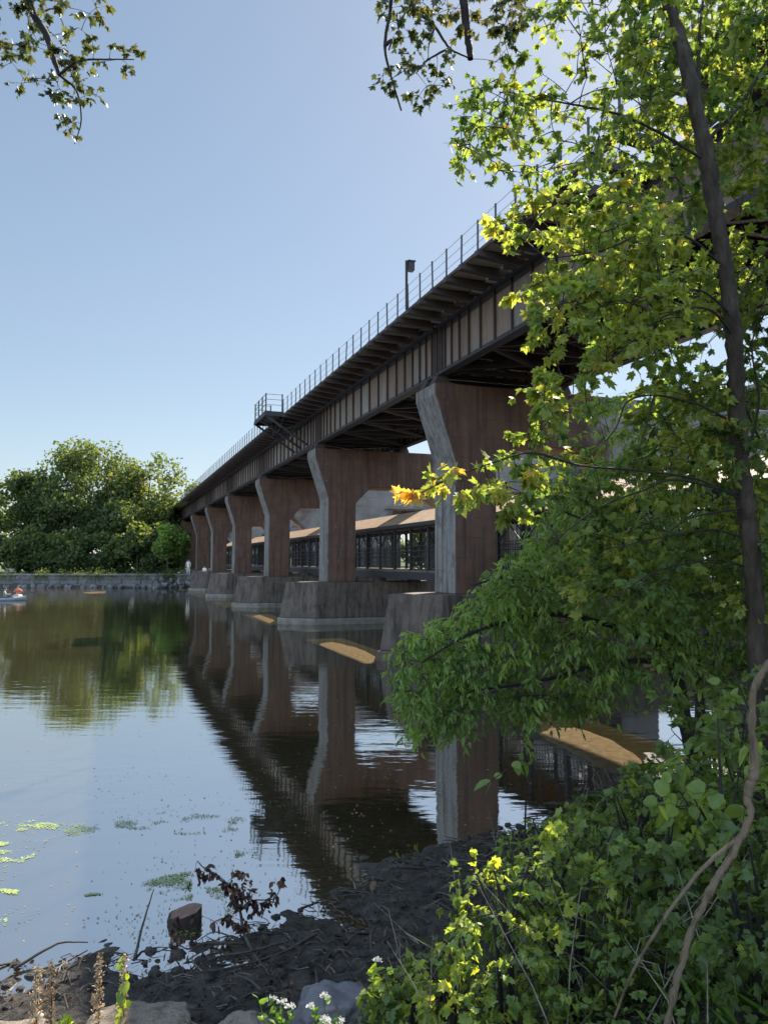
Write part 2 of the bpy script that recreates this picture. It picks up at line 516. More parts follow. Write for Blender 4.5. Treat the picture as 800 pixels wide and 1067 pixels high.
# ------------------------------------------------------------------ plants
def plant(name, label, cat, base, limbs, fills=(), sprays=(), leafm=None, bark=None, group=None, trunk='trunk', crown='crown',
          tmpl='maple', twigr=.004, tilt=.75, droop=.3, limbsides=10, twigmat=None, gap=None):
    """a woody plant: first limb is the trunk; sprays of twigs and leaves are grown towards places inside its crown"""
    base = np.asarray(base, float)
    root = thing(name, label, cat, base, 0, group)
    att = []
    for i, (pts, rad) in enumerate(limbs):
        p, r = smoothline(pts, rad, 20 if i == 0 and rad[0] > .05 else 7, wob=.05 if i == 0 else .10)
        v, q = tubes([(p, r)], 22 if i == 0 and rad[0] > .05 else 7)
        if i == 0 and rad[0] > .05: v = rough(v, rad[0] * .16, 22)
        mk(trunk if i == 0 else 'branch', v, [q], bark if i == 0 else (twigmat or bark), root, smooth=True, off=base)
        att.append(p if i else p[len(p) // 4:])
    att = np.concatenate(att)
    cen = []
    for f in fills:
        poly = f['poly']; px = np.array([p[0] for p in poly]); py = np.array([p[1] for p in poly])
        got = 0
        while got < f['n']:
            x = R.uniform(px.min(), px.max(), 400); y = R.uniform(py.min(), py.max(), 400)
            ok = inpoly(x, y, poly)
            for a, b in zip(x[ok], y[ok]):
                if got >= f['n']: break
                z0, z1 = f['Z']
                cen.append((P(a, b, R.uniform(z0, z1)), f)); got += 1
    for (px, py, Z, f) in sprays:
        cen.append((P(px, py, Z), f))
    if gap is not None:                                                # an open lane through the crown
        o_, d_, r_ = gap
        cen = [c for c in cen if np.linalg.norm(np.cross(c[0] - o_, d_)) > r_]
    dist = [np.min(np.linalg.norm(att - c[0], axis=1)) for c in cen]
    order = np.argsort(dist)
    tw = []; LP, LA, LN, LS, LT = [], [], [], [], []
    for oi in order:
        c, f = cen[oi]
        dd = np.linalg.norm(att - c, axis=1); k = int(np.argmin(dd)); a = att[k]; L = dd[k]
        mid = (a + c) / 2 + R.normal(0, .06, 3) * L + np.array([0, 0, .08 * L])
        if L > .02:
            tt = np.linspace(0, 1, 5)[:, None]
            cur = (1 - tt) ** 2 * a + 2 * tt * (1 - tt) * mid + tt ** 2 * c
            r0 = twigr * (1 + 1.3 * min(L, 1.5))
            tw.append((cur, np.linspace(r0, twigr * .7, 5)))
            att = np.vstack([att, cur[1:]])
        n = int(f['leaves'] * R.uniform(.6, 1.4)); r = f['r'] * R.uniform(.7, 1.3)
        ns = max(3, n // 7)
        dirs = R.normal(0, 1, (ns, 3)); dirs[:, 2] *= f.get('flat', .55)
        out = unit((c - a)[None])[0] if L > .05 else np.array([0, 0, 1.])
        dirs = unit(unit(dirs) + out * .7); dirs[:, 2] -= f.get('hang', .15)
        ln = r * R.uniform(.5, 1.15, ns)
        for d, l in zip(dirs, ln):
            e = c + d * l; m2 = c + d * l * .5 + np.array([0, 0, .06 * l])
            tw.append((np.array([c, m2, e]), np.array([twigr * .7, twigr * .5, twigr * .25])))
        si = R.integers(0, ns, n); t = R.uniform(.2, 1.05, n)
        pos = c + dirs[si] * (ln[si] * t)[:, None] + np.array([0, 0, 1.]) * (.24 * ln[si] * t * (1 - t))[:, None]
        side = np.cross(dirs[si], [0, 0, 1.]) * R.choice([-1, 1], n)[:, None]
        ax = dirs[si] * .5 + side * R.uniform(.2, 1.1, n)[:, None] + R.normal(0, .35, (n, 3)); ax[:, 2] -= droop * R.uniform(.3, 2.2, n)
        nr = np.array([0, 0, 1.]) + R.normal(0, tilt, (n, 3))
        LP.append(pos); LA.append(ax); LN.append(nr)
        LS.append(f['size'] * R.uniform(.42, 1.3, n))
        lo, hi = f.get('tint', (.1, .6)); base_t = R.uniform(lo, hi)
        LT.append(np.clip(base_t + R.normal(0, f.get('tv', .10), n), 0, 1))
    if tw:
        v1, q1 = tubes(tw, 4) if len({len(x[0]) for x in tw}) == 1 else tubes(tw, 4)
        mk('twigs', v1, [q1], twigmat or bark, root, off=base)
    if LP:
        leaves(crown, root, leafm, np.concatenate(LP), np.concatenate(LA), np.concatenate(LN), np.concatenate(LS), np.concatenate(LT), tmpl, off=base)
    return root


#==SETTING==
# ------------------------------------------------------------------ world, sun, camera
w = bpy.data.worlds.new('World'); SC.world = w; w.use_nodes = True
nt = w.node_tree
bg = nt.nodes['Background']
sky = nt.nodes.new('ShaderNodeTexSky'); sky.sky_type = 'NISHITA'; sky.sun_disc = False
sky.sun_elevation = SUN_EL; sky.sun_rotation = SUN_AZ
sky.air_density = 1.0; sky.dust_density = .35; sky.ozone_density = 1.6; sky.altitude = 200
gm = nt.nodes.new('ShaderNodeGamma'); gm.inputs[1].default_value = .64            # gamma evens out the sky and raises its fill light
nt.links.new(sky.outputs[0], gm.inputs[0])
tn = nt.nodes.new('ShaderNodeMix'); tn.data_type = 'RGBA'; tn.blend_type = 'MULTIPLY'; tn.inputs[0].default_value = 1
tn.inputs[7].default_value = (.95, .982, 1.0, 1)
nt.links.new(gm.outputs[0], tn.inputs[6])
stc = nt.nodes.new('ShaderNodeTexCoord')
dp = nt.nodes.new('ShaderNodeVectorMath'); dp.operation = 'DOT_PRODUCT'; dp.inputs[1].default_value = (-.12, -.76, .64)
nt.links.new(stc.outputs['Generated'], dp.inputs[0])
sky_fill = nt.nodes.new('ShaderNodeMapRange'); sky_fill.interpolation_type = 'SMOOTHSTEP'
sky_fill.inputs['From Min'].default_value = .0; sky_fill.inputs['From Max'].default_value = .75; sky_fill.inputs['To Min'].default_value = 1.0; sky_fill.inputs['To Max'].default_value = 4.3
nt.links.new(dp.outputs['Value'], sky_fill.inputs[0])
filled_sky = nt.nodes.new('ShaderNodeVectorMath'); filled_sky.operation = 'SCALE'                    # added fill: sky brightened behind and overhead to lift the shade
nt.links.new(tn.outputs[2], filled_sky.inputs[0]); nt.links.new(sky_fill.outputs[0], filled_sky.inputs['Scale']); nt.links.new(filled_sky.outputs[0], bg.inputs[0]); bg.inputs[1].default_value = .0865

sun = bpy.data.lights.new('sun', 'SUN'); sun.energy = 4.8; sun.angle = math.radians(.53); sun.color = (1, .93, .82)
so = bpy.data.objects.new('sun', sun); COL.objects.link(so)
sd = Vector((math.sin(SUN_AZ) * math.cos(SUN_EL), math.cos(SUN_AZ) * math.cos(SUN_EL), math.sin(SUN_EL)))
so.rotation_euler = sd.to_track_quat('Z', 'Y').to_euler(); so.location = sd * 60

cam = bpy.data.cameras.new('camera'); co = bpy.data.objects.new('camera', cam); COL.objects.link(co)
cam.sensor_fit = 'VERTICAL'; cam.sensor_height = 36; cam.sensor_width = 27
cam.lens = F / 1067 * 36; cam.clip_start = .05; cam.clip_end = 6000
co.location = (0, 0, H); co.rotation_euler = (math.pi / 2 + PITCH, 0, 0)
SC.camera = co
vs = SC.view_settings
vs.view_transform = 'Standard'; vs.look = 'None'; vs.gamma = 1; vs.use_curve_mapping = False; vs.exposure = 1.5
cy = SC.cycles
cy.use_denoising = True; cy.max_bounces = 8; cy.diffuse_bounces = 4; cy.glossy_bounces = 4; cy.transmission_bounces = 4
cy.sample_clamp_indirect = 6; cy.caustics_reflective = False; cy.caustics_refractive = False

# ------------------------------------------------------------------ ground, water
SHORE = np.array([(-300, -40), (-60, 0), (-12, 3.9), (-4.5, 5.35), (-2.8, 5.75), (-1.6, 6.05), (-.75, 6.85), (.15, 7.6), (.9, 8.6), (1.9, 9.3), (3.2, 10.6),
                  (6.0, 13.5), (9, 19), (13, 25), (22, 32), (40, 40), (300, 70)], float)


def shore_dist(x, y):
    best = np.full(x.shape, 1e9); sgn = np.ones(x.shape)
    for (ax, ay), (bx, by) in zip(SHORE[:-1], SHORE[1:]):
        dx, dy = bx - ax, by - ay; L2 = dx * dx + dy * dy
        t = np.clip(((x - ax) * dx + (y - ay) * dy) / L2, 0, 1)
        qx, qy = x - ax - t * dx, y - ay - t * dy
        dd = np.hypot(qx, qy); cr = dx * (y - ay) - dy * (x - ax)
        up = dd < best - 1e-9
        best = np.where(up, dd, best); sgn = np.where(up, np.where(cr > 0, -1, 1), sgn)
    return best * sgn


def bank_base(x, y):
    t = shore_dist(x, y)
    return np.interp(t, [-6, -1.5, 0, 1.2, 2.2, 3.6, 6, 12, 30], [-1.2, -.18, 0, .10, .24, .68, 1.35, 1.9, 2.6]), t


def bank_h(x, y):
    x = np.atleast_1d(np.asarray(x, float)); y = np.atleast_1d(np.asarray(y, float))
    h, t = bank_base(x, y)
    for i in range(len(x)):
        v = Vector((x[i], y[i], 0))
        a = mnoise.noise(v * .7) * .06 + mnoise.noise(v * 2.1 + Vector((5, 0, 0))) * .055 + mnoise.noise(v * 6.0) * .028 + mnoise.noise(v * 15.) * .012
        if t[i] > 6: a *= 2.5
        h[i] += a * (1 if t[i] > -2 else .3)
    return h


def zat(x, y):
    return float(bank_h([x], [y])[0])


xs = np.unique(np.concatenate([np.linspace(-300, -30, 18), np.linspace(-30, -6, 30), np.arange(-6, 6, .055), np.linspace(6, 30, 34), np.linspace(32, 300, 18)]))
ys = np.unique(np.concatenate([np.linspace(-120, -8, 16), np.linspace(-8, 3, 24), np.arange(3, 11.5, .055), np.linspace(11.5, 45, 44), np.linspace(47, 78, 6)]))
gx, gy = np.meshgrid(xs, ys)
gz = bank_h(gx.ravel(), gy.ravel())
nx, ny = len(xs), len(ys)
ii = (np.arange(ny - 1)[:, None] * nx + np.arange(nx - 1)[None]).ravel()
tag(mk('near_bank', np.stack([gx.ravel(), gy.ravel(), gz], 1), [np.stack([ii, ii + 1, ii + nx + 1, ii + nx], 1)], M['mud'], smooth=True), kind='structure')

m = MB(); m.poly([(-4000, -4000, -1.4), (4000, -4000, -1.4), (4000, 4000, -1.4), (-4000, 4000, -1.4)], [(0, 1, 2, 3)])
tag(m.build('ground', M['bed']), kind='structure')
m = MB(); m.poly([(-900, -300, 0), (900, -300, 0), (900, 140, 0), (-900, 140, 0)], [(0, 1, 2, 3)])
tag(m.build('water', M['water']), kind='structure')

def far_bank_mat():
    m = surf('far_bank_grass_and_stone', (.035, .06, .015), (.09, .13, .03), .6, bump=.5, bscale=4)
    nt = m.node_tree; L = nt.links.new; b = nt.nodes['Principled BSDF']; src = b.inputs['Base Color'].links[0].from_socket
    geo = N(nt, 'ShaderNodeNewGeometry'); sx = N(nt, 'ShaderNodeSeparateXYZ'); L(geo.outputs['Position'], sx.inputs[0])
    mr = N(nt, 'ShaderNodeMapRange'); mr.inputs['From Min'].default_value = .9; mr.inputs['From Max'].default_value = 1.3; L(sx.outputs['Z'], mr.inputs[0])
    mx = N(nt, 'ShaderNodeMix', data_type='RGBA'); L(mr.outputs[0], mx.inputs[0]); mx.inputs[6].default_value = (.05, .045, .04, 1); L(src, mx.inputs[7])
    L(mx.outputs[2], b.inputs['Base Color']); return m


M['farbank'] = far_bank_mat()
# far bank: one sheet rising from the water, out to the horizon
fx = np.concatenate([np.linspace(-900, -90, 12), np.arange(-80, 120, 1.2), np.linspace(130, 900, 12)])
fy = np.concatenate([np.arange(84.5, 96, .45), np.linspace(97, 140, 30), np.linspace(150, 1500, 10)])
gx, gy = np.meshgrid(fx, fy)
gz = np.zeros(gx.size)
for i, (x, y) in enumerate(zip(gx.ravel(), gy.ravel())):
    sh = 87.3 + .4 * mnoise.noise(Vector((x * .06, 3, 0)))
    t = y - sh
    gz[i] = np.interp(t, [-3, 0, .9, 1.9, 40, 400], [-1, -.1, .1, 1.45, 2.0, 5]) + .12 * mnoise.noise(Vector((x * .5, y * .5, 0)))
nx, ny = len(fx), len(fy)
ii = (np.arange(ny - 1)[:, None] * nx + np.arange(nx - 1)[None]).ravel()
tag(mk('far_bank', np.stack([gx.ravel(), gy.ravel(), gz], 1), [np.stack([ii, ii + 1, ii + nx + 1, ii + nx], 1)], M['farbank'], smooth=True), kind='structure')


def sheet(name, outline, z, mat, kind='structure', jit=.06, sub=9, crown_h=.03):
    """thin irregular lens of sand"""
    pts = []
    for (a, b) in zip(outline, outline[1:] + outline[:1]):
        for t in np.linspace(0, 1, sub, endpoint=False):
            pts.append((a[0] * (1 - t) + b[0] * t + R.normal(0, jit), a[1] * (1 - t) + b[1] * t + R.normal(0, jit)))
    pts = np.array(pts); c = pts.mean(0); n = len(pts)
    for _ in range(2): pts = (np.roll(pts, 1, 0) + 2 * pts + np.roll(pts, -1, 0)) / 4
    V = [(*p, z - .03) for p in pts]; fac = [.92, .75, .5, .25]
    for k in fac:
        V += [(*(c + (p - c) * k), z + crown_h * (1 - k * k)) for p in pts]
    V.append((*c, z + crown_h)); f = []
    for r in range(len(fac)):
        f += [(r * n + i, r * n + (i + 1) % n, (r + 1) * n + (i + 1) % n, (r + 1) * n + i) for i in range(n)]
    r = len(fac)
    f += [(r * n + i, r * n + (i + 1) % n, len(V) - 1) for i in range(n)]
    m = MB(); m.poly(V, f)
    return tag(m.build(name, mat, smooth=True), kind=kind)


def wpt(px, py):
    """point of the water surface seen at a picture position"""
    d = FW + (px - 400) / F * np.array([1., 0, 0]) - (py - 533.5) / F * UP
    t = -H / d[2]
    return tuple((CAM + t * d)[:2])


sheet('sunpatch', [wpt(*p) for p in [(556, 764), (575, 757), (600, 757), (640, 772), (672, 792), (668, 808), (640, 806), (600, 788)]], .004, M['sand'], jit=.05, sub=10, crown_h=.02)  # this and next two: sand shaped as sun patches on the shallows
sheet('sunpatch', [wpt(*p) for p in [(329, 671), (344, 668), (372, 675), (394, 684), (393, 692), (380, 692), (352, 681)]], .004, M['sand'], jit=.07, sub=9, crown_h=.02)
sheet('sunpatch', [wpt(*p) for p in [(262, 642), (270, 640.5), (287, 646.5), (281, 650)]], .008, M['sand'], jit=.03)
sheet('sunpatch', [wpt(*p) for p in [(84, 617.6), (100, 616.4), (112, 616.2), (110, 617.8), (95, 618.6)]], .01, M['sand'], jit=.1)  # pale far strip, taken for a bar of sand in the sun

#==BRIDGE==
# ------------------------------------------------------------------ the railway bridge (built on its own grid: x across, y along)
BO = np.array([9.3, 36.0, 0.0])          # base point of the bridge root on the grid


def grid_thing(name, label, cat, o):
    return thing(name, label, cat, B(o[0], o[1], o[2]), TH)


rb = grid_thing('railway_bridge', 'long dark rusty plate girder railway bridge on flared concrete piers, crossing the river', 'bridge', BO)
FRONT, STEP, THK = 21.4, 14.55, 1.6
SPANS = [FRONT + THK / 2 - .5 + STEP * k for k in range(-2, 8)]
CAP, GB, GT = 8.5, 8.76, 10.31           # cap top, girder bottom, girder top
for k in range(-2, 7):
    s0 = FRONT + STEP * k; s1 = s0 + THK; sc = (s0 + s1) / 2
    land = 0
    # bent: outline across the bridge with the flared shoulders and three legs
    prof = [(9.33, CAP), (9.33, CAP - .35), (10.0, 6.05), (9.97, 2.0), (11.4, 2.0), (11.4, 5.85), (12.2, 6.67), (15.2, 6.67), (15.9, 5.85), (15.9, 2.0),
            (17.4, 2.0), (17.4, 5.85), (18.2, 6.67), (21.0, 6.67), (21.8, 5.85), (21.8, 2.0), (23.2, 2.0), (23.2, 6.05), (23.9, CAP - .35), (23.9, CAP)]
    mid = [1] * len(prof)
    for e in (0, 1, 2, 17, 18): mid[e] = 0
    m = MB()
    # faces of a concave outline: split into convex boxes for clean shading
    n = len(prof)
    vv = [(p[0], s0, p[1]) for p in prof] + [(p[0], s1, p[1]) for p in prof]
    m.poly(vv, [tuple(range(n)), tuple(range(n, 2 * n))[::-1]] + [(i, (i + 1) % n, n + (i + 1) % n, n + i) for i in range(n)], [1, 1] + mid)
    pier = m.build('pier', [M['concrete'], M['rustcon']], rb, BO, bevel=.035)
    m = MB()                                                            # cut-water plinth, battered

    def hexa(a, t, dn, ds, z):
        return [(dn - a, sc, z), (ds - a * .6, sc - t, z), (24.0, sc - t, z), (25.2, sc, z), (24.0, sc + t, z), (ds - a * .6, sc + t, z)]
    lo, hi = hexa(0, 1.28, 7.8, 9.25, .30), hexa(-.3, 1.08, 7.8, 9.25, 2.0)
    m.poly(lo + hi, [(0, 1, 2, 3, 4, 5)[::-1], (6, 7, 8, 9, 10, 11)] + [(i, (i + 1) % 6, 6 + (i + 1) % 6, 6 + i) for i in range(6)])
    m.build('plinth', M['plinth'], pier, None if False else BO, bevel=.04)
    m = MB()
    lo, hi = hexa(.12, 1.42, 7.75, 9.25, -1.4), hexa(.05, 1.38, 7.75, 9.25, .295)
    m.poly(lo + hi, [(0, 1, 2, 3, 4, 5)[::-1], (6, 7, 8, 9, 10, 11)] + [(i, (i + 1) % 6, 6 + (i + 1) % 6, 6 + i) for i in range(6)])
    m.build('footing', M['footing' if k > 0 else 'plinth'], pier, BO, bevel=.05)
    for d in (9.62, 14.0):
        for q in (sc - .5, sc + .3):
            m = MB(); m.prism([(d - .28, CAP), (d + .28, CAP), (d + .16, GB), (d - .16, GB)], 1, q - .2, q + .2)
            m.build('bearing', M['steel'], pier, BO)

for a, b in zip(SPANS[:-1], SPANS[1:]):
    a += .06; b -= .06
    for gd, nm in ((9.62, 'near'), (14.0, 'far')):
        u = np.linspace(0, 1, 20); ps = a + (b - a) * (u - .42 * np.sin(2 * np.pi * u) / (2 * np.pi))
        wv, wf, wt = [], [], []                                          # web plates, one tone of old paint each
        for p0, p1 in zip(ps[:-1], ps[1:]):
            for e in (-.012, .012):
                k0 = len(wv); wv += [(gd + e, p0, GB + .05), (gd + e, p1, GB + .05), (gd + e, p1, GT - .05), (gd + e, p0, GT - .05)]
                wf.append([k0, k0 + 1, k0 + 2, k0 + 3] if e > 0 else [k0 + 3, k0 + 2, k0 + 1, k0])
            wt += [R.uniform(0, 1)] * 8
        g = mk('girder', wv, [wf], M['girder'], rb, tint=wt, off=BO)
        m = MB()
        m.box(gd - .16, gd + .16, a, b, GB, GB + .055); m.box(gd - .2, gd + .2, a, b, GT - .055, GT)
        for zz in (GB + .055, GT - .055 - .13):                          # flange angles
            m.box(gd - .035, gd + .035, a, b, zz, zz + .13)
        m.build('flange', M['steel_blk'], g, BO)
        m = MB()
        ss = [a + .03] + list(ps[1:-1]) + [b - .03, a + .22, a + .12, b - .22, b - .12]
        for s in ss:
            m.box(gd - .085, gd + .085, s - .02, s + .02, GB + .06, GT - .06)
        m.build('stiffener', M['steel'], g, BO)  # same paint as the webs; darker steel paints in their shade
    m = MB()                                                            # bracing between the two girders
    for s in np.linspace(a + .4, b - .4, 6):
        m.box(9.66, 13.96, s - .09, s + .09, GB + .55, GB + .95)
        m.bar((9.7, s, GB + .12), (13.9, s, GB + .12), .12)
        m.bar((9.7, s, GB + .12), (11.8, s, GB + .6), .09); m.bar((13.9, s, GB + .12), (11.8, s, GB + .6), .09)
    q = np.linspace(a + .4, b - .4, 6)
    for i in range(5):
        m.bar((9.75, q[i], GB + .1), (13.9, q[i + 1], GB + .1), .14, .10)
        m.bar((13.9, q[i], GB + .14), (9.75, q[i + 1], GB + .14), .14, .10)
    for d in (11.1, 12.55):
        m.box(d - .07, d + .07, a, b, GT - .42, GT - .02)
    m.build('bracing', M['steel_blk'], rb, BO)

S0, S1 = SPANS[0], SPANS[-1]
m = MB()                                                                # sleepers under the track
s = S0
while s < S1:
    if True:
        m.box(9.84 if 9.4 < s < 12.6 else 9.15, 14.7, s - .12, s + .12, GT + .004, GT + .20)  # sleepers start further in over one bay, for the added sun gap
    s += .40
m.build('sleepers', M['timber'], rb, BO)
m = MB()
m.box(9.95, 14.75, S0, S1, GT + .205, GT + .245)
m.build('deck_boards', M['timber'], rb, BO)
for d in (11.1, 12.55):
    m = MB(); m.box(d - .035, d + .035, S0, S1, GT + .25, GT + .40); m.build('rail', M['steel'], rb, BO)
WE = 8.2
m = MB()
m.box(WE + .02, 9.14, S0, 9.5, GT + .08, GT + .12); m.box(WE + .02, 9.14, 12.6, S1, GT + .08, GT + .12)   # boards left out over one bay to let sun onto the shrubs
m.box(WE + .02, 8.32, 9.5, 12.6, GT + .08, GT + .12)
m.build('walkway', M['plank'], rb, BO)
m = MB(); m.box(WE - .015, WE + .015, S0, S1, GT + .077, GT + .16); m.build('kerb_angle', M['steel'], rb, BO)
PS = [16.06 + .90 * i for i in range(-11, 101)]
PS = [s for s in PS if s < S1 - .2][:100]
for i, s in enumerate(PS):
    m = MB()
    m.poly([(WE - .13, s - .09, GT + .075), (9.38, s - .09, GT + .075), (9.38, s - .09, GT + .004), (9.2, s - .09, GT - .16), (WE - .13, s - .09, GT - .06),
            (WE - .13, s + .09, GT + .075), (9.38, s + .09, GT + .075), (9.38, s + .09, GT + .004), (9.2, s + .09, GT - .16), (WE - .13, s + .09, GT - .06)],
           [(0, 1, 2, 3, 4), (9, 8, 7, 6, 5)] + [(i, (i + 1) % 5, 5 + (i + 1) % 5, 5 + i) for i in range(5)])
    m.build('bracket', M['steel'], rb, BO)
    if 37.9 < s < 40.9:
        continue
    lean = R.normal(0, .012)
    m = MB(); m.bar((WE - .08, s, GT - .04), (WE - .08 + lean, s + R.normal(0, .012), GT + .83), .036)
    m.build('railing_post', M['galv'], rb, BO)
for z in (.27, .53, .79):
    for a, b in ((PS[0], 37.8), (40.9, PS[-1])):
        v, q = tubes([(np.array([(WE - .08, a, GT + z), (WE - .08, (a + b) / 2, GT + z - .006), (WE - .08, b, GT + z)]), np.array([.0055] * 3))], 5)
        mk('cable', v, [q], M['galv'], rb, off=BO)
# lookout platform on the walkway
m = MB(); m.box(7.22, 8.19, 37.8, 40.85, GT + .12, GT + .22); m.box(7.2, 7.26, 37.78, 40.87, GT - .02, GT + .118)
m.box(7.265, 8.19, 37.78, 37.84, GT - .02, GT + .118); m.box(7.265, 8.19, 40.81, 40.87, GT - .02, GT + .118)
pf = m.build('lookout_platform', M['steel_blk'], rb, BO)
m = MB()
for s in (37.9, 39.3, 40.75):
    m.bar((7.3, s, GT + .0), (9.44, s, GB + .15), .10); m.bar((9.44, s, GT - .3), (8.2, s, GT - .62), .07)
m.bar((8.2, 37.9, GT - .6), (8.2, 39.3, GT - .05), .06); m.bar((8.2, 39.3, GT - .6), (8.2, 40.75, GT - .05), .06)
m.bar((8.2, 39.3, GT - .6), (8.2, 37.9, GT - .05), .06); m.bar((8.2, 40.75, GT - .6), (8.2, 39.3, GT - .05), .06)
m.bar((8.9, 37.9, GT - .95), (8.9, 39.3, GT - .3), .06); m.bar((8.9, 39.3, GT - .95), (8.9, 37.9, GT - .3), .06)
m.build('brace', M['steel_blk'], pf, BO)
for (d, s) in [(7.27, 37.85), (7.27, 38.8), (7.27, 39.8), (7.27, 40.8), (8.1, 37.85), (8.1, 40.8)]:
    m = MB(); m.bar((d, s, GT + .2), (d, s, GT + 1.12), .06); m.build('railing_post', M['galv'], pf, BO)
m = MB()
for z in (.55, .82, 1.08):
    m.bar((7.27, 37.85, GT + z), (7.27, 40.8, GT + z), .02); m.bar((7.27, 37.85, GT + z), (8.1, 37.85, GT + z), .02); m.bar((7.27, 40.8, GT + z), (8.1, 40.8, GT + z), .02)
m.build('railing_wire', M['galv'], pf, BO)
# tall post with a small box near the first pier
m = MB(); m.bar((WE - .14, 20.55, GT + .05), (WE - .14, 20.55, GT + 1.52), .06); lp = m.build('signal_post', M['steel_blk'], rb, BO)
m = MB(); m.box(WE - .11, WE + .08, 20.45, 20.65, GT + 1.22, GT + 1.48); m.box(WE - .13, WE + .11, 20.42, 20.68, GT + 1.483, GT + 1.51); m.build('signal_box', M['steel_blk'], lp, BO)

# abutment at the far end
m = MB()
m.prism([(8.2, -1), (24.5, -1), (24.5, 8.6), (8.2, 8.6)], 1, S1 - .6, S1 + 3); m.prism([(8.2, 8.602), (24.5, 8.602), (24.5, 10.1), (8.2, 10.1)], 1, S1 + .6, S1 + 3)
m.build('abutment', M['plinth'], rb, BO)

# ------------------------------------------------------------------ covered footbridge between the pier legs
FO = np.array([13.9, 44.0, 0])
fb = grid_thing('covered_footbridge', 'black steel footbridge with tan sheet roof running through the pier openings', 'footbridge', FO)
FA, FB_ = 1.0, 92.0
D0, D1, FZ, EZ = 12.7, 15.0, 2.62, 4.62
m = MB(); m.box(D0, D1, FA, FB_, FZ - .10, FZ); m.build('footbridge_deck', M['timber'], fb, FO)
for d in (D0 + .06, D1 - .06):
    m = MB(); m.box(d - .07, d + .07, FA, FB_, FZ - .42, FZ - .105); m.build('floor_beam', M['steel_blk'], fb, FO)
m = MB()
rd = (D0 + D1) / 2; RZ = EZ + .72
for (a, b, za, zb) in ((D0 - .28, rd, EZ, RZ), (rd, D1 + .28, RZ, EZ)):
    m.poly([(a, FA, za), (b, FA, zb), (b, FB_, zb), (a, FB_, za), (a, FA, za + .05), (b, FA, zb + .05), (b, FB_, zb + .05), (a, FB_, za + .05)],
           [(0, 1, 2, 3), (4, 5, 6, 7), (0, 1, 5, 4), (1, 2, 6, 5), (2, 3, 7, 6), (3, 0, 4, 7)])
m.build('roof', M['roof'], fb, FO)
m = MB(); m.box(D0 - .31, D0 - .282, FA, FB_, EZ - .10, EZ + .06); m.box(D0 - .02, D0 + .12, FA, FB_, EZ - .16, EZ - .005 + .02)
m.box(D1 - .12, D1 + .02, FA, FB_, EZ - .16, EZ + .02); m.build('eave_beam', M['steel_blk'], fb, FO)
s = FA + .3; k = 0
while s < FB_:
    for d in (D0 + .06, D1 - .06):
        m = MB(); m.box(d - .06, d + .06, s - .06, s + .06, FZ - .1, EZ - .165); m.build('post', M['steel_blk'], fb, FO)
    s += 2.05; k += 1
m = MB()
for d in (D0 + .06, D1 - .06):
    s = FA + .3
    while s < FB_ - 2.1:
        m.bar((d, s, FZ + 1.05), (d, s + 1.02, EZ - .2), .035); m.bar((d, s + 2.05, FZ + 1.05), (d, s + 1.02, EZ - .2), .035)
        for q in np.linspace(.17, 1.88, 11):
            m.bar((d, s + q, FZ + .1), (d, s + q, FZ + 1.05), .018)
        for q in (.51, 1.53):
            m.bar((d, s + q, FZ + 1.05), (d, s + q, EZ - .2), .025)
        s += 2.05
    for z in (.10, .35, .6, .85, 1.06):
        m.bar((d, FA, FZ + z), (d, FB_, FZ + z), .035)
m.build('railing', M['steel_blk'], fb, FO)
for k in range(-1, 6):
    sc = FRONT + STEP * k + THK / 2
    for q in (D0 - .05, D1 - .45):
        m = MB(); m.box(q, q + .5, sc - .3, sc + .3, 2.0, FZ - .425); m.build('pedestal', M['plinth'], fb, FO)

# ------------------------------------------------------------------ concrete road bridge behind
RO = np.array([27.0, 44.0, 0])
cbr = grid_thing('concrete_bridge', 'grey concrete beam bridge standing behind the railway bridge', 'bridge', RO)
m = MB(); m.box(24.8, 31.5, -6, 99, 8.35, 9.25); m.build('deck_beam', M['concrete_far'], cbr, RO, bevel=.04)
m = MB(); m.box(24.4, 31.9, -6, 99, 9.253, 9.5); m.build('deck_slab', M['concrete_far'], cbr, RO, bevel=.03)
for d in (24.45, 31.6):
    m = MB(); m.box(d, d + .25, -6, 99, 9.503, 10.2); m.build('parapet', M['concrete_far'], cbr, RO, bevel=.03)
for k in range(-2, 6):
    sc = FRONT + STEP * k + 4.5
    m = MB(); z0 = -1
    prof = [(24.6, z0), (26.3, z0), (26.3, 5.6), (27.6, 7.0), (28.8, 7.0), (30.0, 5.6), (30.0, z0), (31.7, z0), (31.7, 8.347), (24.6, 8.347)]
    n = len(prof); vv = [(p[0], sc - .8, p[1]) for p in prof] + [(p[0], sc + .8, p[1]) for p in prof]
    m.poly(vv, [tuple(range(n)), tuple(range(n, 2 * n))[::-1]] + [(i, (i + 1) % n, n + (i + 1) % n, n + i) for i in range(n)])
    m.build('pier', M['concrete_far'], cbr, RO, bevel=.03)
for k in range(-3, 6):                                                   # haunches under the beam
    sc = FRONT + STEP * k + 4.5
    for a, b in ((sc + .8, sc + 4.0), (sc + STEP - .8, sc + STEP - 4.0)):
        m = MB(); m.poly([(24.85, a, 8.347), (24.85, b, 8.347), (24.85, a, 6.4), (25.6, a, 8.347), (25.6, b, 8.347), (25.6, a, 6.4)],
                         [(0, 1, 2), (3, 5, 4), (0, 3, 4, 1), (1, 4, 5, 2), (2, 5, 3, 0)]); m.build('haunch', M['concrete_far'], cbr, RO)

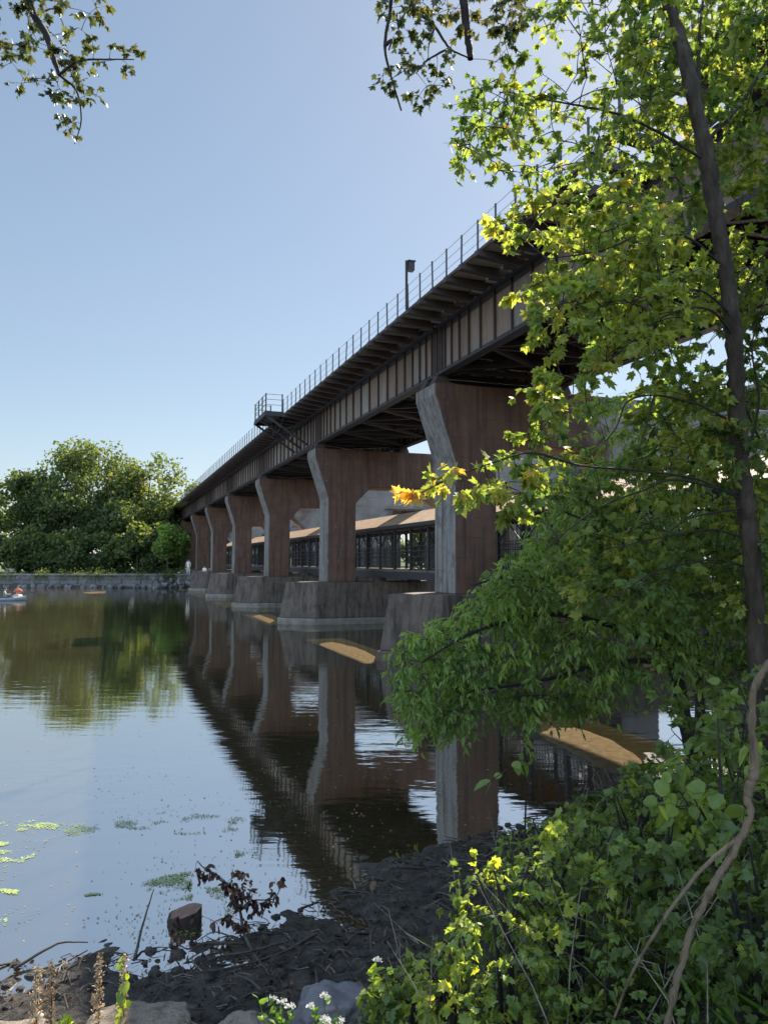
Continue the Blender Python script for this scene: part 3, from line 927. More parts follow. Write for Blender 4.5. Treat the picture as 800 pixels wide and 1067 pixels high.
#==FAR==
# ------------------------------------------------------------------ far bank: wall, stones, trees
wl = thing('retaining_wall', 'long low grey stone retaining wall along the far bank', 'wall', (-30, 88.6, 0))
m = MB()
x = -120.0
while x < 70:
    L = R.uniform(1.0, 2.2)
    for r, (z0, z1) in enumerate(((-.3, .42), (.425, .90), (.905, 1.36))):
        off = (.5 if r % 2 else 0); yy = R.uniform(-.05, .05)
        m.box(x + off, x + off + L - .03, 88.25 + yy, 89.0, z0, z1)
    x += L
m.build('stonework', M['stone'], wl, (-30, 88.6, 0), bevel=.03)
m = MB(); x = -120.0
while x < 70:
    L = R.uniform(1.6, 2.6); m.box(x, x + L - .02, 88.12, 89.1, 1.363, 1.55); x += L
m.build('coping', M['stone'], wl, (-30, 88.6, 0), bevel=.03)


# creeper and weeds hanging over the wall
cx = []
while len(cx) < 5200:
    x = R.uniform(-60, -17); v = mnoise.noise(Vector((x * .35, 7, 0))) + .5 * mnoise.noise(Vector((x * 1.3, 2, 0)))
    if v > R.uniform(-.1, .8): cx.append((x, R.uniform(87.95, 89.2), 1.62 - abs(R.normal(0, .38)) * (1 if R.uniform() < .6 else -.7)))
cx = np.array(cx); k = cx[:, 2] < 1.5; cx[k, 1] = R.uniform(87.9, 88.2, k.sum()); n = len(cx)
tag(leaves('creeper', None, M['farleaf'], cx, R.normal(0, 1, (n, 3)) - [0, 0, .4], R.normal(0, 1, (n, 3)) + [0, -.5, .4], R.uniform(.05, .16, n), np.clip(R.normal(.4, .2, n), 0, .9), 'chip'), 'patchy green creeper and weeds along the top of the far wall', 'creeper', kind='stuff')


def rockmesh(name, mat, sx, sy, sz, seed, rough=.28, sub=3):
    import bmesh
    bm = bmesh.new(); bmesh.ops.create_icosphere(bm, subdivisions=sub, radius=1)
    o = Vector((seed * 7.3, seed * 3.1, seed))
    for v in bm.verts:
        d = v.co.normalized()
        k = 1 + rough * mnoise.noise(d * 1.3 + o) + rough * .5 * mnoise.noise(d * 3 + o) + rough * .2 * mnoise.noise(d * 7 + o)
        if sub > 3: k += .02 * mnoise.noise(d * 16 + o) + .012 * mnoise.noise(d * 34 + o)
        # flat facets
        q = max(abs(d.x) ** 3, abs(d.y) ** 3, abs(d.z) ** 3) ** (1 / 3)
        k /= (.55 + .45 * q) if q > .0 else 1
        v.co = Vector((d.x * sx, d.y * sy, d.z * sz)) * k * .8
    me = bpy.data.meshes.new(name); bm.to_mesh(me); bm.free()
    me.materials.append(mat); me.polygons.foreach_set('use_smooth', [True] * len(me.polygons))
    return me


rk = [rockmesh('stone', M['stone'], .42, .34, .26, 20 + i, .35, 2) for i in range(5)]
for i in range(120):
    o = bpy.data.objects.new('stone', rk[i % 5]); COL.objects.link(o)
    x = R.uniform(-46, -6.0) if i < 78 else R.uniform(-26, -18.6) if i < 110 else R.uniform(10, 30)
    hgt = 0.05 if i < 78 else R.uniform(.0, .9)
    o.location = (x, 87.6 + R.normal(0, .22) - (.5 * (1 - hgt) if i >= 78 else 0), hgt + R.uniform(-.05, .12))
    o.rotation_euler = tuple(R.uniform(0, 6, 3)); k = R.uniform(.5, 1.2); o.scale = (k, k, k)
    tag(o, 'dark rough stone lying at the waterline below the far wall', 'stone', 'stones at the foot of the far wall')


def far_tree(label, px, pyb, pyt, Z, wpx, n=6000, tint=(.1, .6), group='trees on the far bank', leaf=.34, name='broadleaf_tree', lobes=14, low=.12, trunkr=.3, mat=None):
    x = (px - 400) / F * Z
    zb = 1.7
    zt = H + (585 - pyt) / F * Z
    hgt = zt - zb; wid = wpx / F * Z
    root = thing(name, label, 'tree', (x, Z, zb), 0, group)
    # trunk and limbs
    limbs = [smoothline([(0, 0, -.4), (R.normal(0, .2), 0, hgt * .3), (R.normal(0, .4), R.normal(0, .4), hgt * .8)], [trunkr, trunkr * .75, trunkr * .15], 5)]
    v, q = tubes(limbs, 8); mk('trunk', v, [q], M['bark'], root, smooth=True)
    bl = []
    C = []
    for i in range(lobes):
        u = R.uniform(0, 1); a = R.uniform(0, 2 * np.pi)
        zc = hgt * (low + .10 + (.84 - low) * u)
        prof = (np.sin(np.pi * np.clip((u * .88 + .12), 0, 1)) ** .6)
        rr = wid / 2 * prof * R.uniform(.3, .78)
        lr = wid * R.uniform(.16, .27) * (1 - .25 * u)
        C.append((np.array([np.cos(a) * rr, np.sin(a) * rr * .8, zc]), lr))
        bl.append((np.array([(0, 0, zc * .55), (np.cos(a) * rr * .5, np.sin(a) * rr * .4, zc * .85), C[-1][0]]), np.array([trunkr * .35, trunkr * .2, .03])))
    C.append((np.array([R.normal(0, wid * .06), 0, hgt - wid * .16]), wid * .2))
    v, q = tubes(bl, 5); mk('limbs', v, [q], M['bark'], root)
    pos = []; tt = []
    per = n // len(C)
    for c, lr in C:
        d = unit(R.normal(0, 1, (per, 3)))
        rad = lr * R.uniform(.45, 1, per) ** .5 * (1 + .45 * np.sin(d[:, 0] * 5 + c[0] * 3) * np.sin(d[:, 1] * 6 + c[2]) * np.sin(d[:, 2] * 5 + c[1]))
        p = c + d * rad[:, None] * np.array([1, 1, .8])
        # leaf tufts: pull leaves together into sprays
        ce = c + unit(R.normal(0, 1, (26, 3))) * lr * R.uniform(.6, 1.12, (26, 1)) * np.array([1, 1, .8])
        k = R.integers(0, 26, per); f = R.uniform(0, 1, per) < .6
        p[f] = ce[k[f]] + R.normal(0, lr * .13, (f.sum(), 3))
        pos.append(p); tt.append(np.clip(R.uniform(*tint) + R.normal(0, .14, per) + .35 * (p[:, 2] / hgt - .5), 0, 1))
    pos = np.concatenate(pos); tt = np.concatenate(tt); k = pos[:, 2] > hgt * low * .4
    pos, tt = pos[k], tt[k]; nn = len(pos)
    leaves('crown', root, mat or M['farleaf'], pos, R.normal(0, 1, (nn, 3)), R.normal(0, 1, (nn, 3)) + np.array([0, 0, .4]), leaf * R.uniform(.5, 1.4, nn), tt, 'chip')
    return root


R = np.random.default_rng(23)
FT = [  # label, px, base, top, Z, width, n, tint
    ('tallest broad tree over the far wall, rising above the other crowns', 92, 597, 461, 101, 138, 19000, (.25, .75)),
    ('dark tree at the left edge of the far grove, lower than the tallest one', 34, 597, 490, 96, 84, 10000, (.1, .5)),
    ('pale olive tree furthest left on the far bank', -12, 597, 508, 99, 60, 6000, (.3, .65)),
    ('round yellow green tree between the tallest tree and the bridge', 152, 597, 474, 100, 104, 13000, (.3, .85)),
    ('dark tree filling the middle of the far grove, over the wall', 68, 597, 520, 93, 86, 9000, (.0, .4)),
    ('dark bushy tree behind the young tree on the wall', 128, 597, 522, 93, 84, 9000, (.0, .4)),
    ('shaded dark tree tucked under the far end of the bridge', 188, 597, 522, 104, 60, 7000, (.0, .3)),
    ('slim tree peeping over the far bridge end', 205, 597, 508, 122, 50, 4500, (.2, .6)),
]
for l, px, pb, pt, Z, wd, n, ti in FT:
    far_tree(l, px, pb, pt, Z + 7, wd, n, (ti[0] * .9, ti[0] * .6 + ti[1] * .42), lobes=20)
for i, px in enumerate(np.linspace(-70, 186, 17)):                        # underwood behind the wall
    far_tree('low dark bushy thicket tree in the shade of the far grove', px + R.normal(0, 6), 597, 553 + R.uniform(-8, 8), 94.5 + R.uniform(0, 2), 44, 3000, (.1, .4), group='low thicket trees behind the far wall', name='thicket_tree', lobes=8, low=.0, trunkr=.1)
far_tree('small round bright green young tree on the far wall', 176, 597, 549, 89.9, 36, 4200, (.25, .5), mat=M['elder'], group=None, leaf=.26, name='young_tree', lobes=9, low=.34, trunkr=.09)
for i, (px, pt, Z, wd) in enumerate([(268, 545, 112, 60), (330, 540, 120, 70), (395, 528, 110, 64), (450, 545, 108, 60), (520, 540, 104, 70), (600, 530, 98, 80), (680, 520, 92, 90), (770, 500, 84, 100), (860, 490, 78, 100)]):
    far_tree('leafy tree seen through the gaps below the bridges', px, 597, pt, Z, wd, 4500, (.3, .8), group='trees beyond the bridges', leaf=.5)

# lilac shrub beside the wall
x, Z = (12 - 400) / F * 89.4, 89.4
root = thing('flowering_shrub', 'small lilac flowering shrub on top of the far wall', 'shrub', (x, Z, 1.5))
v, q = tubes([(np.array([(0, 0, 0), (R.normal(0, .2), R.normal(0, .2), .5)]), np.array([.03, .015])) for _ in range(6)], 5); mk('stems', v, [q], M['bark'], root)
p = unit(R.normal(0, 1, (420, 3))) * R.uniform(.2, 1, (420, 1)) * np.array([.5, .4, .33]) + np.array([0, 0, .35])
leaves('blossom', root, M['lilac'], p, R.normal(0, 1, (420, 3)), R.normal(0, 1, (420, 3)), R.uniform(.06, .14, 420), R.uniform(0, 1, 420), 'round')

# ------------------------------------------------------------------ people
def person(label, loc, rz, pose, shirt, legs, hairm, group=None):
    J = pose
    me = bpy.data.meshes.new('body'); names = list(J); idx = {k: i for i, k in enumerate(names)}
    E = [('pelvis', 'waist'), ('waist', 'chest'), ('chest', 'neck'), ('neck', 'head'), ('head', 'crown')]
    for s in 'LR':
        E += [('chest', 'sh' + s), ('sh' + s, 'el' + s), ('el' + s, 'wr' + s), ('wr' + s, 'hd' + s), ('pelvis', 'hip' + s), ('hip' + s, 'kn' + s), ('kn' + s, 'an' + s), ('an' + s, 'to' + s)]
    me.from_pydata([J[k] for k in names], [(idx[a], idx[b]) for a, b in E], [])
    o = bpy.data.objects.new('body', me); COL.objects.link(o)
    md = o.modifiers.new('s', 'SKIN'); o.modifiers.new('d', 'SUBSURF').levels = 1
    rad = dict(pelvis=.15, waist=.135, chest=.16, neck=.055, head=.095, crown=.075, sh=.075, el=.048, wr=.034, hd=.04, hip=.105, kn=.065, an=.045, to=.04)
    for k in names:
        r = rad.get(k) or rad[k[:-1]]
        sv = me.skin_vertices[0].data[idx[k]]; sv.radius = (r, r * (.8 if k in ('pelvis', 'waist', 'chest') else 1))
        sv.use_root = (k == 'pelvis')
    dg = bpy.context.evaluated_depsgraph_get()
    m2 = bpy.data.meshes.new_from_object(o.evaluated_get(dg))
    bpy.data.objects.remove(o)
    m2.materials.clear()
    for m in (M['skin'], shirt, legs): m2.materials.append(m)
    pts = {k: Vector(J[k]) for k in names}
    for f in m2.polygons:
        c = f.center; k = min(pts, key=lambda q: (pts[q] - c).length)
        f.material_index = 1 if k in ('waist', 'chest', 'shL', 'shR', 'elL', 'elR') else 2 if k[:2] in ('pe', 'hi', 'kn', 'an', 'to') else 0
        f.use_smooth = True
    b = bpy.data.objects.new('person', m2); COL.objects.link(b)
    b.location = loc; b.rotation_euler = (0, 0, rz)
    tag(b, label, 'person', group)
    hd = pts['head'].lerp(pts['crown'], .5)
    me = rockmesh('hair', hairm, .125, .13, .115, 3, .05, 2)
    h = bpy.data.objects.new('hair', me); COL.objects.link(h); h.parent = b; h.location = hd + Vector((0, .035, .045))
    nz = MB(); f = pts['head'] + Vector((0, -.095, .03))
    nz.poly([(f.x - .018, f.y, f.z - .02), (f.x + .018, f.y, f.z - .02), (f.x, f.y - .03, f.z - .015), (f.x, f.y, f.z + .035)], [(0, 1, 2), (1, 3, 2), (0, 2, 3), (0, 3, 1)])
    n = nz.build('nose', M['skin'], b)
    return b


def stand_pose():
    J = dict(pelvis=(0, 0, .95), waist=(0, 0, 1.12), chest=(0, 0, 1.33), neck=(0, -.01, 1.50), head=(0, -.03, 1.60), crown=(0, -.02, 1.70))
    for s, q in (('L', 1), ('R', -1)):
        J.update({'sh' + s: (.18 * q, 0, 1.40), 'el' + s: (.24 * q, .02, 1.13), 'wr' + s: (.24 * q, -.06, .90), 'hd' + s: (.235 * q, -.09, .81),
                  'hip' + s: (.10 * q, 0, .88), 'kn' + s: (.11 * q, -.02, .49), 'an' + s: (.11 * q, .02, .08), 'to' + s: (.12 * q, -.13, .04)})
    return J


def sit_pose(paddle):
    J = dict(pelvis=(0, 0, .12), waist=(0, .02, .30), chest=(0, 0, .50), neck=(0, -.02, .66), head=(0, -.05, .77), crown=(0, -.04, .87))
    for s, q in (('L', 1), ('R', -1)):
        el = (.30 * q, -.12, .38) if paddle else (.26 * q, -.05, .32)
        wr = (.30 * q, -.34, .42) if paddle else (.20 * q, -.24, .22)
        hd = (.29 * q, -.42, .43) if paddle else (.18 * q, -.32, .20)
        J.update({'sh' + s: (.18 * q, 0, .57), 'el' + s: el, 'wr' + s: wr, 'hd' + s: hd, 'hip' + s: (.10 * q, -.04, .11), 'kn' + s: (.14 * q, -.45, .26 if paddle else .12),
                  'an' + s: (.12 * q, -.82, .08 if paddle else -.30), 'to' + s: (.12 * q, -.92, .12 if paddle else -.36)})
    return J


def kayak(label, loc, rz, mat):
    root = thing('kayak', label, 'kayak', loc, rz)
    m = MB(); n = 15; ring = []
    for i in range(n):
        t = i / (n - 1) * 2 - 1; wv = .36 * (1 - abs(t) ** 2.4) + .01; y = t * 1.5; sheer = .10 * t * t
        ring.append([(wv * .98, y, .16 + sheer), (wv * .8, y, -.04 + sheer * .6), (0, y, -.12 + sheer * .9), (-wv * .8, y, -.04 + sheer * .6), (-wv * .98, y, .16 + sheer), (-wv * .55, y, .22 + sheer), (0, y, .245 + sheer), (wv * .55, y, .22 + sheer)])
    v = [p for r in ring for p in r]; f = []
    for i in range(n - 1):
        for j in range(8):
            if j in (5, 6) and 5 <= i <= 8: continue                    # cockpit
            f.append((i * 8 + j, i * 8 + (j + 1) % 8, (i + 1) * 8 + (j + 1) % 8, (i + 1) * 8 + j))
    m.poly(v, f); m.build('hull', mat, root, smooth=True)
    m = MB()
    for q in (-1, 1): m.bar((.2 * q, -.42, .26), (.2 * q, .45, .26), .04)
    m.bar((-.2, -.42, .262), (.2, -.42, .262), .04); m.bar((-.2, .45, .262), (.2, .45, .262), .04)
    m.build('cockpit_rim', M['dark'], root)
    return root


def paddle(label, loc, rz):
    m = MB(); m.bar((-1.05, 0, .12), (1.05, 0, -.1), .03)
    for q, z in ((-1, .13), (1, -.11)):
        m.poly([(q * .95, -.01, z - .07), (q * 1.3, -.01, z - .09), (q * 1.35, -.01, z + .02), (q * .95, -.01, z + .07), (q * .95, .01, z - .07), (q * 1.3, .01, z - .09), (q * 1.35, .01, z + .02), (q * .95, .01, z + .07)],
               [(0, 1, 2, 3), (7, 6, 5, 4), (0, 4, 5, 1), (1, 5, 6, 2), (2, 6, 7, 3), (3, 7, 4, 0)])
    o = m.build('paddle', M['dark']); o.location = loc; o.rotation_euler = (0, 0, rz)
    return tag(o, label, 'paddle')


for (px, py, rz, sh, hm, l1, l2, l3) in [
        (19, 622.5, .45, M['orange'], M['hull'], 'person in an orange top sitting upright in a pale kayak', 'pale kayak carrying the paddler in orange', 'thin dark paddle held by the paddler in orange'),
        (5, 626, 2.0, M['grey'], M['hullr'], 'person in a grey top sitting in a blue grey kayak', 'blue grey kayak at the left edge of the river, under the grey paddler', 'thin dark paddle held by the paddler in grey')]:
    x, y = wpt(px, py)
    kayak(l2, (x, y, .02), rz, hm)
    person(l1, (x, y, .08), rz, sit_pose(True), sh, M['dark'], M['hair'])
    c, s = math.cos(rz), math.sin(rz)
    paddle(l3, (x + .43 * s, y - .43 * c, .53), rz)
Z = 89.6
person('person in white clothes standing behind the far wall by the bridge', ((197 - 400) / F * Z, Z, 1.5), .3, stand_pose(), M['white'], M['white'], M['hair'])
Z = 88.5
person('person in a white top and dark trousers sitting on the wall below the bridge', ((214 - 400) / F * Z, Z, 1.62), -.2, sit_pose(False), M['white'], M['dark'], M['hair'])
#==NEAR==
# ------------------------------------------------------------------ near bank plants
def fill(poly, Z, n, leaves, r, size, tint, **k):
    return dict(poly=poly, Z=Z, n=n, leaves=leaves, r=r, size=size, tint=tint, **k)


def px(*pts):
    """limb given as (px, py, Z) survey points"""
    return [P(*p) for p in pts]


def ground_at(p):
    return np.array([p[0], p[1], zat(p[0], p[1])])


R = np.random.default_rng(7)
tb = ground_at(P(792, 700, 6.6))
trunk = [tb - np.array([0, 0, .25]), tb + np.array([.0, 0, .25])] + px((785, 605, 6.5), (771, 480, 6.45), (763, 340, 6.4), (748, 240, 6.4), (733, 150, 6.4), (713, 60, 6.5), (696, 0, 6.6), (672, -110, 6.8), (655, -260, 7.0), (650, -420, 7.2))
limbs = [(trunk, [.13, .088, .074, .069, .066, .062, .059, .056, .050, .040, .028, .012])]
for pts, r0 in [
    ([(735, 168, 6.4), (690, 140, 6.3), (640, 118, 6.1), (575, 105, 5.9), (520, 96, 5.7)], .024),
    ([(738, 190, 6.4), (730, 110, 6.7), (728, 40, 7.0), (742, -80, 7.4)], .045),
    ([(733, 150, 6.4), (770, 110, 6.7), (800, 60, 7.0), (840, -10, 7.3)], .03),
    ([(764, 330, 6.4), (730, 303, 6.1), (695, 308, 5.9), (667, 314, 5.7), (625, 318, 5.4)], .016),
    ([(764, 350, 6.4), (737, 322, 6.1), (695, 328, 5.9), (653, 360, 5.7), (610, 395, 5.4)], .018),
    ([(766, 440, 6.45), (757, 436, 6.3), (722, 420, 6.2), (681, 412, 6.0), (653, 419, 5.9), (640, 448, 5.8), (610, 480, 5.6)], .02),
    ([(681, 412, 6.0), (670, 455, 5.9), (655, 490, 5.8)], .012),
    ([(769, 520, 6.45), (761, 515, 6.4), (720, 498, 6.2), (660, 490, 6.0), (604, 485, 5.8), (555, 472, 5.6), (520, 480, 5.5), (470, 498, 5.35), (436, 515, 5.25)], .02),
    ([(769, 515, 6.45), (705, 500, 6.1), (667, 512, 5.9), (618, 532, 5.7), (565, 575, 5.5)], .018),
    ([(770, 530, 6.45), (716, 541, 6.1), (680, 570, 5.8)], .016),
    ([(773, 560, 6.5), (740, 552, 6.2), (690, 560, 5.9), (630, 572, 5.6)], .016),
    ([(775, 590, 6.5), (747, 583, 6.3), (700, 590, 6.0), (667, 604, 5.8), (620, 640, 5.6)], .018),
    ([(755, 280, 6.4), (720, 250, 6.1), (680, 240, 5.8), (630, 260, 5.5), (570, 270, 5.2)], .02),
    ([(762, 330, 6.4), (775, 300, 6.8), (800, 260, 7.1), (850, 210, 7.4)], .022),
    ([(772, 500, 6.45), (790, 420, 6.3), (783, 360, 6.2), (800, 300, 6.0)], .02),
    ([(766, 400, 6.45), (800, 470, 6.7), (850, 480, 6.9)], .018),
]:
    r0 *= .62
    limbs.append((px(*pts), list(np.linspace(r0, r0 * .3, len(pts)))))
FA_ = [
    # thin outer top, sky showing
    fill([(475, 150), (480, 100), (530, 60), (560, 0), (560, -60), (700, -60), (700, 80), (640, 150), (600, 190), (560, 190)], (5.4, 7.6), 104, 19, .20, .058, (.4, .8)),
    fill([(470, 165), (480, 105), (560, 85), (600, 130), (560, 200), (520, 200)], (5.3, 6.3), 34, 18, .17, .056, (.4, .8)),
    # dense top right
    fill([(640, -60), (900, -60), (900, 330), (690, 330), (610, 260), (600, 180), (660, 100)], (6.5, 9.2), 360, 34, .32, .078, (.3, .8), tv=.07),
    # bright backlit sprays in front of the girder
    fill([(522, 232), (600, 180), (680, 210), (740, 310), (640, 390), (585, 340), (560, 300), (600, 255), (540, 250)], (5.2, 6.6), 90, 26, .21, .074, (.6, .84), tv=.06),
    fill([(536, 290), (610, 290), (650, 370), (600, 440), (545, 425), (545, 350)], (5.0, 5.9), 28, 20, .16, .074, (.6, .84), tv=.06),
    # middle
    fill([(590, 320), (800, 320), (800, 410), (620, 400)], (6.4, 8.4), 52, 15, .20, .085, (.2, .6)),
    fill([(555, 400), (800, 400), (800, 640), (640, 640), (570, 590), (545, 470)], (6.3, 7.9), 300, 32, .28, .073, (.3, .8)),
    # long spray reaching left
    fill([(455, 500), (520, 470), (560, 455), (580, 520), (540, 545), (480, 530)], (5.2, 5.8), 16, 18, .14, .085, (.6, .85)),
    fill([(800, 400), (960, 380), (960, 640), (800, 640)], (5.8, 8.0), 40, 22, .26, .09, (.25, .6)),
]
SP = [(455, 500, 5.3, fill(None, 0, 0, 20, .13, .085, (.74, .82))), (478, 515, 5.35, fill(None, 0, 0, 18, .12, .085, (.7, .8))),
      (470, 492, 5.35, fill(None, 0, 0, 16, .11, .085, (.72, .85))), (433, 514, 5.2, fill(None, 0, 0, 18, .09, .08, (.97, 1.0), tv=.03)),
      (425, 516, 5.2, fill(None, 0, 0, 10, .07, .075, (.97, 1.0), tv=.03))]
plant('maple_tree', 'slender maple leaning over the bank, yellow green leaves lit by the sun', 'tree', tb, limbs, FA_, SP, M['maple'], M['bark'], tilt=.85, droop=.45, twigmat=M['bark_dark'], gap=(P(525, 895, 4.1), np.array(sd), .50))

# tree behind the photographer whose limbs hang into the top of the picture
ob = ground_at((-3.4, -2.6))
top = ob + np.array([.3, .2, 9.5])
ol = [([ob - np.array([0, 0, .3]), ob + np.array([.05, 0, 2.5]), ob + np.array([.1, .1, 6]), top, ob + np.array([.5, .5, 12.5])], [.30, .25, .21, .16, .05])]
l1 = [ob + np.array([.1, .1, 6.8]), P(-40, -420, 5.5)] + px((5, -160, 7.2), (28, -10, 8), (48, 35, 8), (56, 60, 8), (62, 78, 8))
ol.append((l1, [.14, .11, .07, .045, .036, .03, .02]))
for pts, r0 in [([(62, 78, 8), (82, 64, 7.9), (110, 62, 7.8), (140, 62, 7.7)], .016), ([(62, 78, 8), (80, 95, 8.1), (85, 125, 8.1), (78, 150, 8.2)], .014), ([(20, -40, 8), (-20, 10, 8.2), (-30, 60, 8.3)], .02), ([(40, 15, 8), (58, 10, 8.2), (70, 35, 8.3)], .012)]:
    ol.append((px(*pts), list(np.linspace(r0, r0 * .3, len(pts)))))
l2 = [top, P(330, -700, 5.5)] + px((430, -330, 7), (470, -120, 7.4), (482, 0, 7.4), (487, 35, 7.4), (490, 62, 7.4))
ol.append((l2, [.13, .11, .08, .05, .042, .036, .03]))
for pts, r0 in [([(470, -120, 7.4), (440, -50, 7.3), (428, 0, 7.3), (453, 28, 7.3), (468, 50, 7.3), (487, 60, 7.4)], .022),
                ([(440, -60, 7.3), (412, -20, 7.2), (406, 15, 7.2), (401, 48, 7.2), (407, 78, 7.2), (418, 115, 7.2)], .024), ([(468, 50, 7.3), (445, 63, 7.3), (432, 78, 7.3)], .012),
                ([(453, 28, 7.3), (447, 45, 7.3), (446, 60, 7.3)], .01), ([(401, 48, 7.2), (408, 42, 7.15), (405, 52, 7.1)], .02), ([(430, -20, 7.3), (520, -30, 7.6), (540, 10, 7.8)], .02)]:
    ol.append((px(*pts), list(np.linspace(r0, r0 * .35, len(pts)))))
OF = [fill([(-60, -60), (90, -60), (105, 30), (105, 80), (60, 100), (40, 60), (-10, 60), (-60, 90)], (7.4, 8.8), 80, 22, .22, .068, (.2, .72)),
      fill([(95, 30), (150, 60), (130, 75), (100, 80)], (7.5, 8), 8, 12, .14, .062, (.2, .7)),
      fill([(50, 85), (95, 80), (118, 112), (100, 120), (80, 155), (60, 120)], (7.8, 8.2), 12, 13, .15, .062, (.2, .7)),
      fill([(0, 60), (40, 70), (35, 95), (15, 85)], (7.8, 8.2), 5, 10, .14, .062, (.2, .7)),
      fill([(400, -40), (560, -60), (560, 10), (520, 55), (500, 30), (430, 50), (405, 20)], (7, 8), 54, 17, .18, .064, (.3, .8)),
      fill([(380, 90), (410, 60), (480, 40), (470, 90), (440, 120), (400, 105)], (7, 7.5), 20, 13, .14, .062, (.1, .45)),
      fill([(520, -20), (560, -20), (545, 50), (515, 80)], (7, 7.6), 8, 12, .15, .075, (.3, .7))]
plant('overhanging_tree', 'tree beside the viewer, its thin leafy limbs hanging in from the top of the picture', 'tree', ob, ol, OF, (), M['dull'], M['bark_dark'], tilt=.9, droop=.5, twigr=.003)

# box elder spreading low over the water
eb = ground_at(P(735, 760, 9.6))
el = [([eb - np.array([0, 0, .2]), eb + np.array([-.2, 0, .6])] + px((690, 640, 9.5), (660, 590, 9.4), (640, 540, 9.4)), [.10, .085, .07, .05, .015])]
for pts, r0 in [([(705, 680, 9.5), (630, 650, 9.2), (560, 640, 8.9), (490, 660, 8.7), (440, 690, 8.6)], .045), ([(690, 640, 9.5), (610, 610, 9.1), (540, 600, 8.9), (490, 610, 8.7)], .04),
                ([(710, 690, 9.5), (640, 690, 9.2), (560, 710, 9.0), (490, 720, 8.8)], .04), ([(670, 600, 9.4), (620, 550, 9.2), (580, 530, 9)], .03), ([(690, 640, 9.5), (730, 560, 9.6), (760, 520, 9.8)], .03),
                ([(710, 690, 9.5), (760, 640, 9.7), (800, 620, 9.9)], .03)]:
    el.append((px(*pts), list(np.linspace(r0, r0 * .25, len(pts)))))
EF = [fill([(412, 700), (425, 665), (480, 640), (520, 590), (560, 560), (640, 540), (700, 560), (720, 680), (640, 725), (540, 748), (430, 760)], (8.5, 10), 440, 36, .28, .10, (.3, .95), hang=.35),
      fill([(415, 670), (470, 650), (520, 690), (500, 745), (430, 760), (418, 720)], (8.4, 9.2), 50, 30, .2, .08, (.3, .8), hang=.4),
      fill([(500, 600), (560, 570), (600, 620), (540, 660), (490, 640)], (8.4, 9.2), 36, 28, .2, .08, (.35, .85), hang=.35),
      fill([(560, 480), (680, 470), (720, 560), (600, 560)], (8.8, 10), 30, 24, .28, .095, (.2, .6)),
      fill([(690, 540), (820, 520), (820, 720), (700, 720)], (9, 10.5), 230, 34, .32, .10, (.3, .8))]
plant('box_elder_tree', 'low bright green box elder spreading its drooping branches over the water', 'tree', eb, el, EF, (), M['elder'], M['bark_dark'], tmpl='lance', tilt=.8, droop=.8)


kb = ground_at(P(730, 700, 11.5))
kl = [([kb - np.array([0, 0, .2]), kb + np.array([-.05, 0, 1.0])] + px((715, 560, 11.5), (700, 480, 11.5), (690, 430, 11.5)), [.08, .07, .055, .035, .01])]
for pts, r0 in [([(715, 570, 11.5), (660, 520, 11.2), (610, 500, 11.0)], .025), ([(710, 540, 11.5), (770, 490, 11.8), (830, 460, 12)], .025), ([(720, 600, 11.5), (660, 590, 11.1), (600, 580, 10.9)], .025), ([(720, 610, 11.5), (790, 570, 11.8), (850, 560, 12)], .025)]:
    kl.append((px(*pts), list(np.linspace(r0, r0 * .3, len(pts)))))
KF = [fill([(590, 440), (640, 405), (900, 410), (900, 640), (580, 640)], (10.4, 12.4), 340, 40, .32, .115, (.4, .95)),
      fill([(560, 520), (620, 470), (640, 600), (560, 600)], (10.4, 11.4), 60, 34, .28, .11, (.4, .9))]
plant('young_ash_tree', 'fine leaved young tree in the shade behind the maple trunk, hiding the footbridge', 'tree', kb, kl, KF, (), M['elder'], M['bark_dark'], tmpl='lance', tilt=.8, droop=.6)


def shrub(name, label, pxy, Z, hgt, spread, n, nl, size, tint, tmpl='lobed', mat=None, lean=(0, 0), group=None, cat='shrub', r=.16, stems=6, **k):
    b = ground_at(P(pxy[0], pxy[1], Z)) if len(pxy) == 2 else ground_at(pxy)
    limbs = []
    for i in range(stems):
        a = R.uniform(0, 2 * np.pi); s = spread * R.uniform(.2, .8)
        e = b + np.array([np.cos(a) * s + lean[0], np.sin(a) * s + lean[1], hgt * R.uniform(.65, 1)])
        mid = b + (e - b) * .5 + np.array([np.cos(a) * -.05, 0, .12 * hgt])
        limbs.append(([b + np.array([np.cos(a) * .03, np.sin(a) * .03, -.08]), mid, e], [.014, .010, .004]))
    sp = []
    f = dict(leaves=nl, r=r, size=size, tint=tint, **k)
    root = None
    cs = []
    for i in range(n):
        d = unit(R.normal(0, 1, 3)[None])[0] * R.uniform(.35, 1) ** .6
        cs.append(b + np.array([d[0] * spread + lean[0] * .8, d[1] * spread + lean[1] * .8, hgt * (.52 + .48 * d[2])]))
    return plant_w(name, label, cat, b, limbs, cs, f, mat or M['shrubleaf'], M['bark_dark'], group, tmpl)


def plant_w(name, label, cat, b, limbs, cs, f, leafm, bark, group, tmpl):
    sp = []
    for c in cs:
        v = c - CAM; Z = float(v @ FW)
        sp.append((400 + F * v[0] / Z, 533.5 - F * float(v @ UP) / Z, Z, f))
    return plant(name, label, cat, b, limbs, (), sp, leafm, bark, group, 'stem', 'foliage', tmpl, .003, .7, .35, 6)


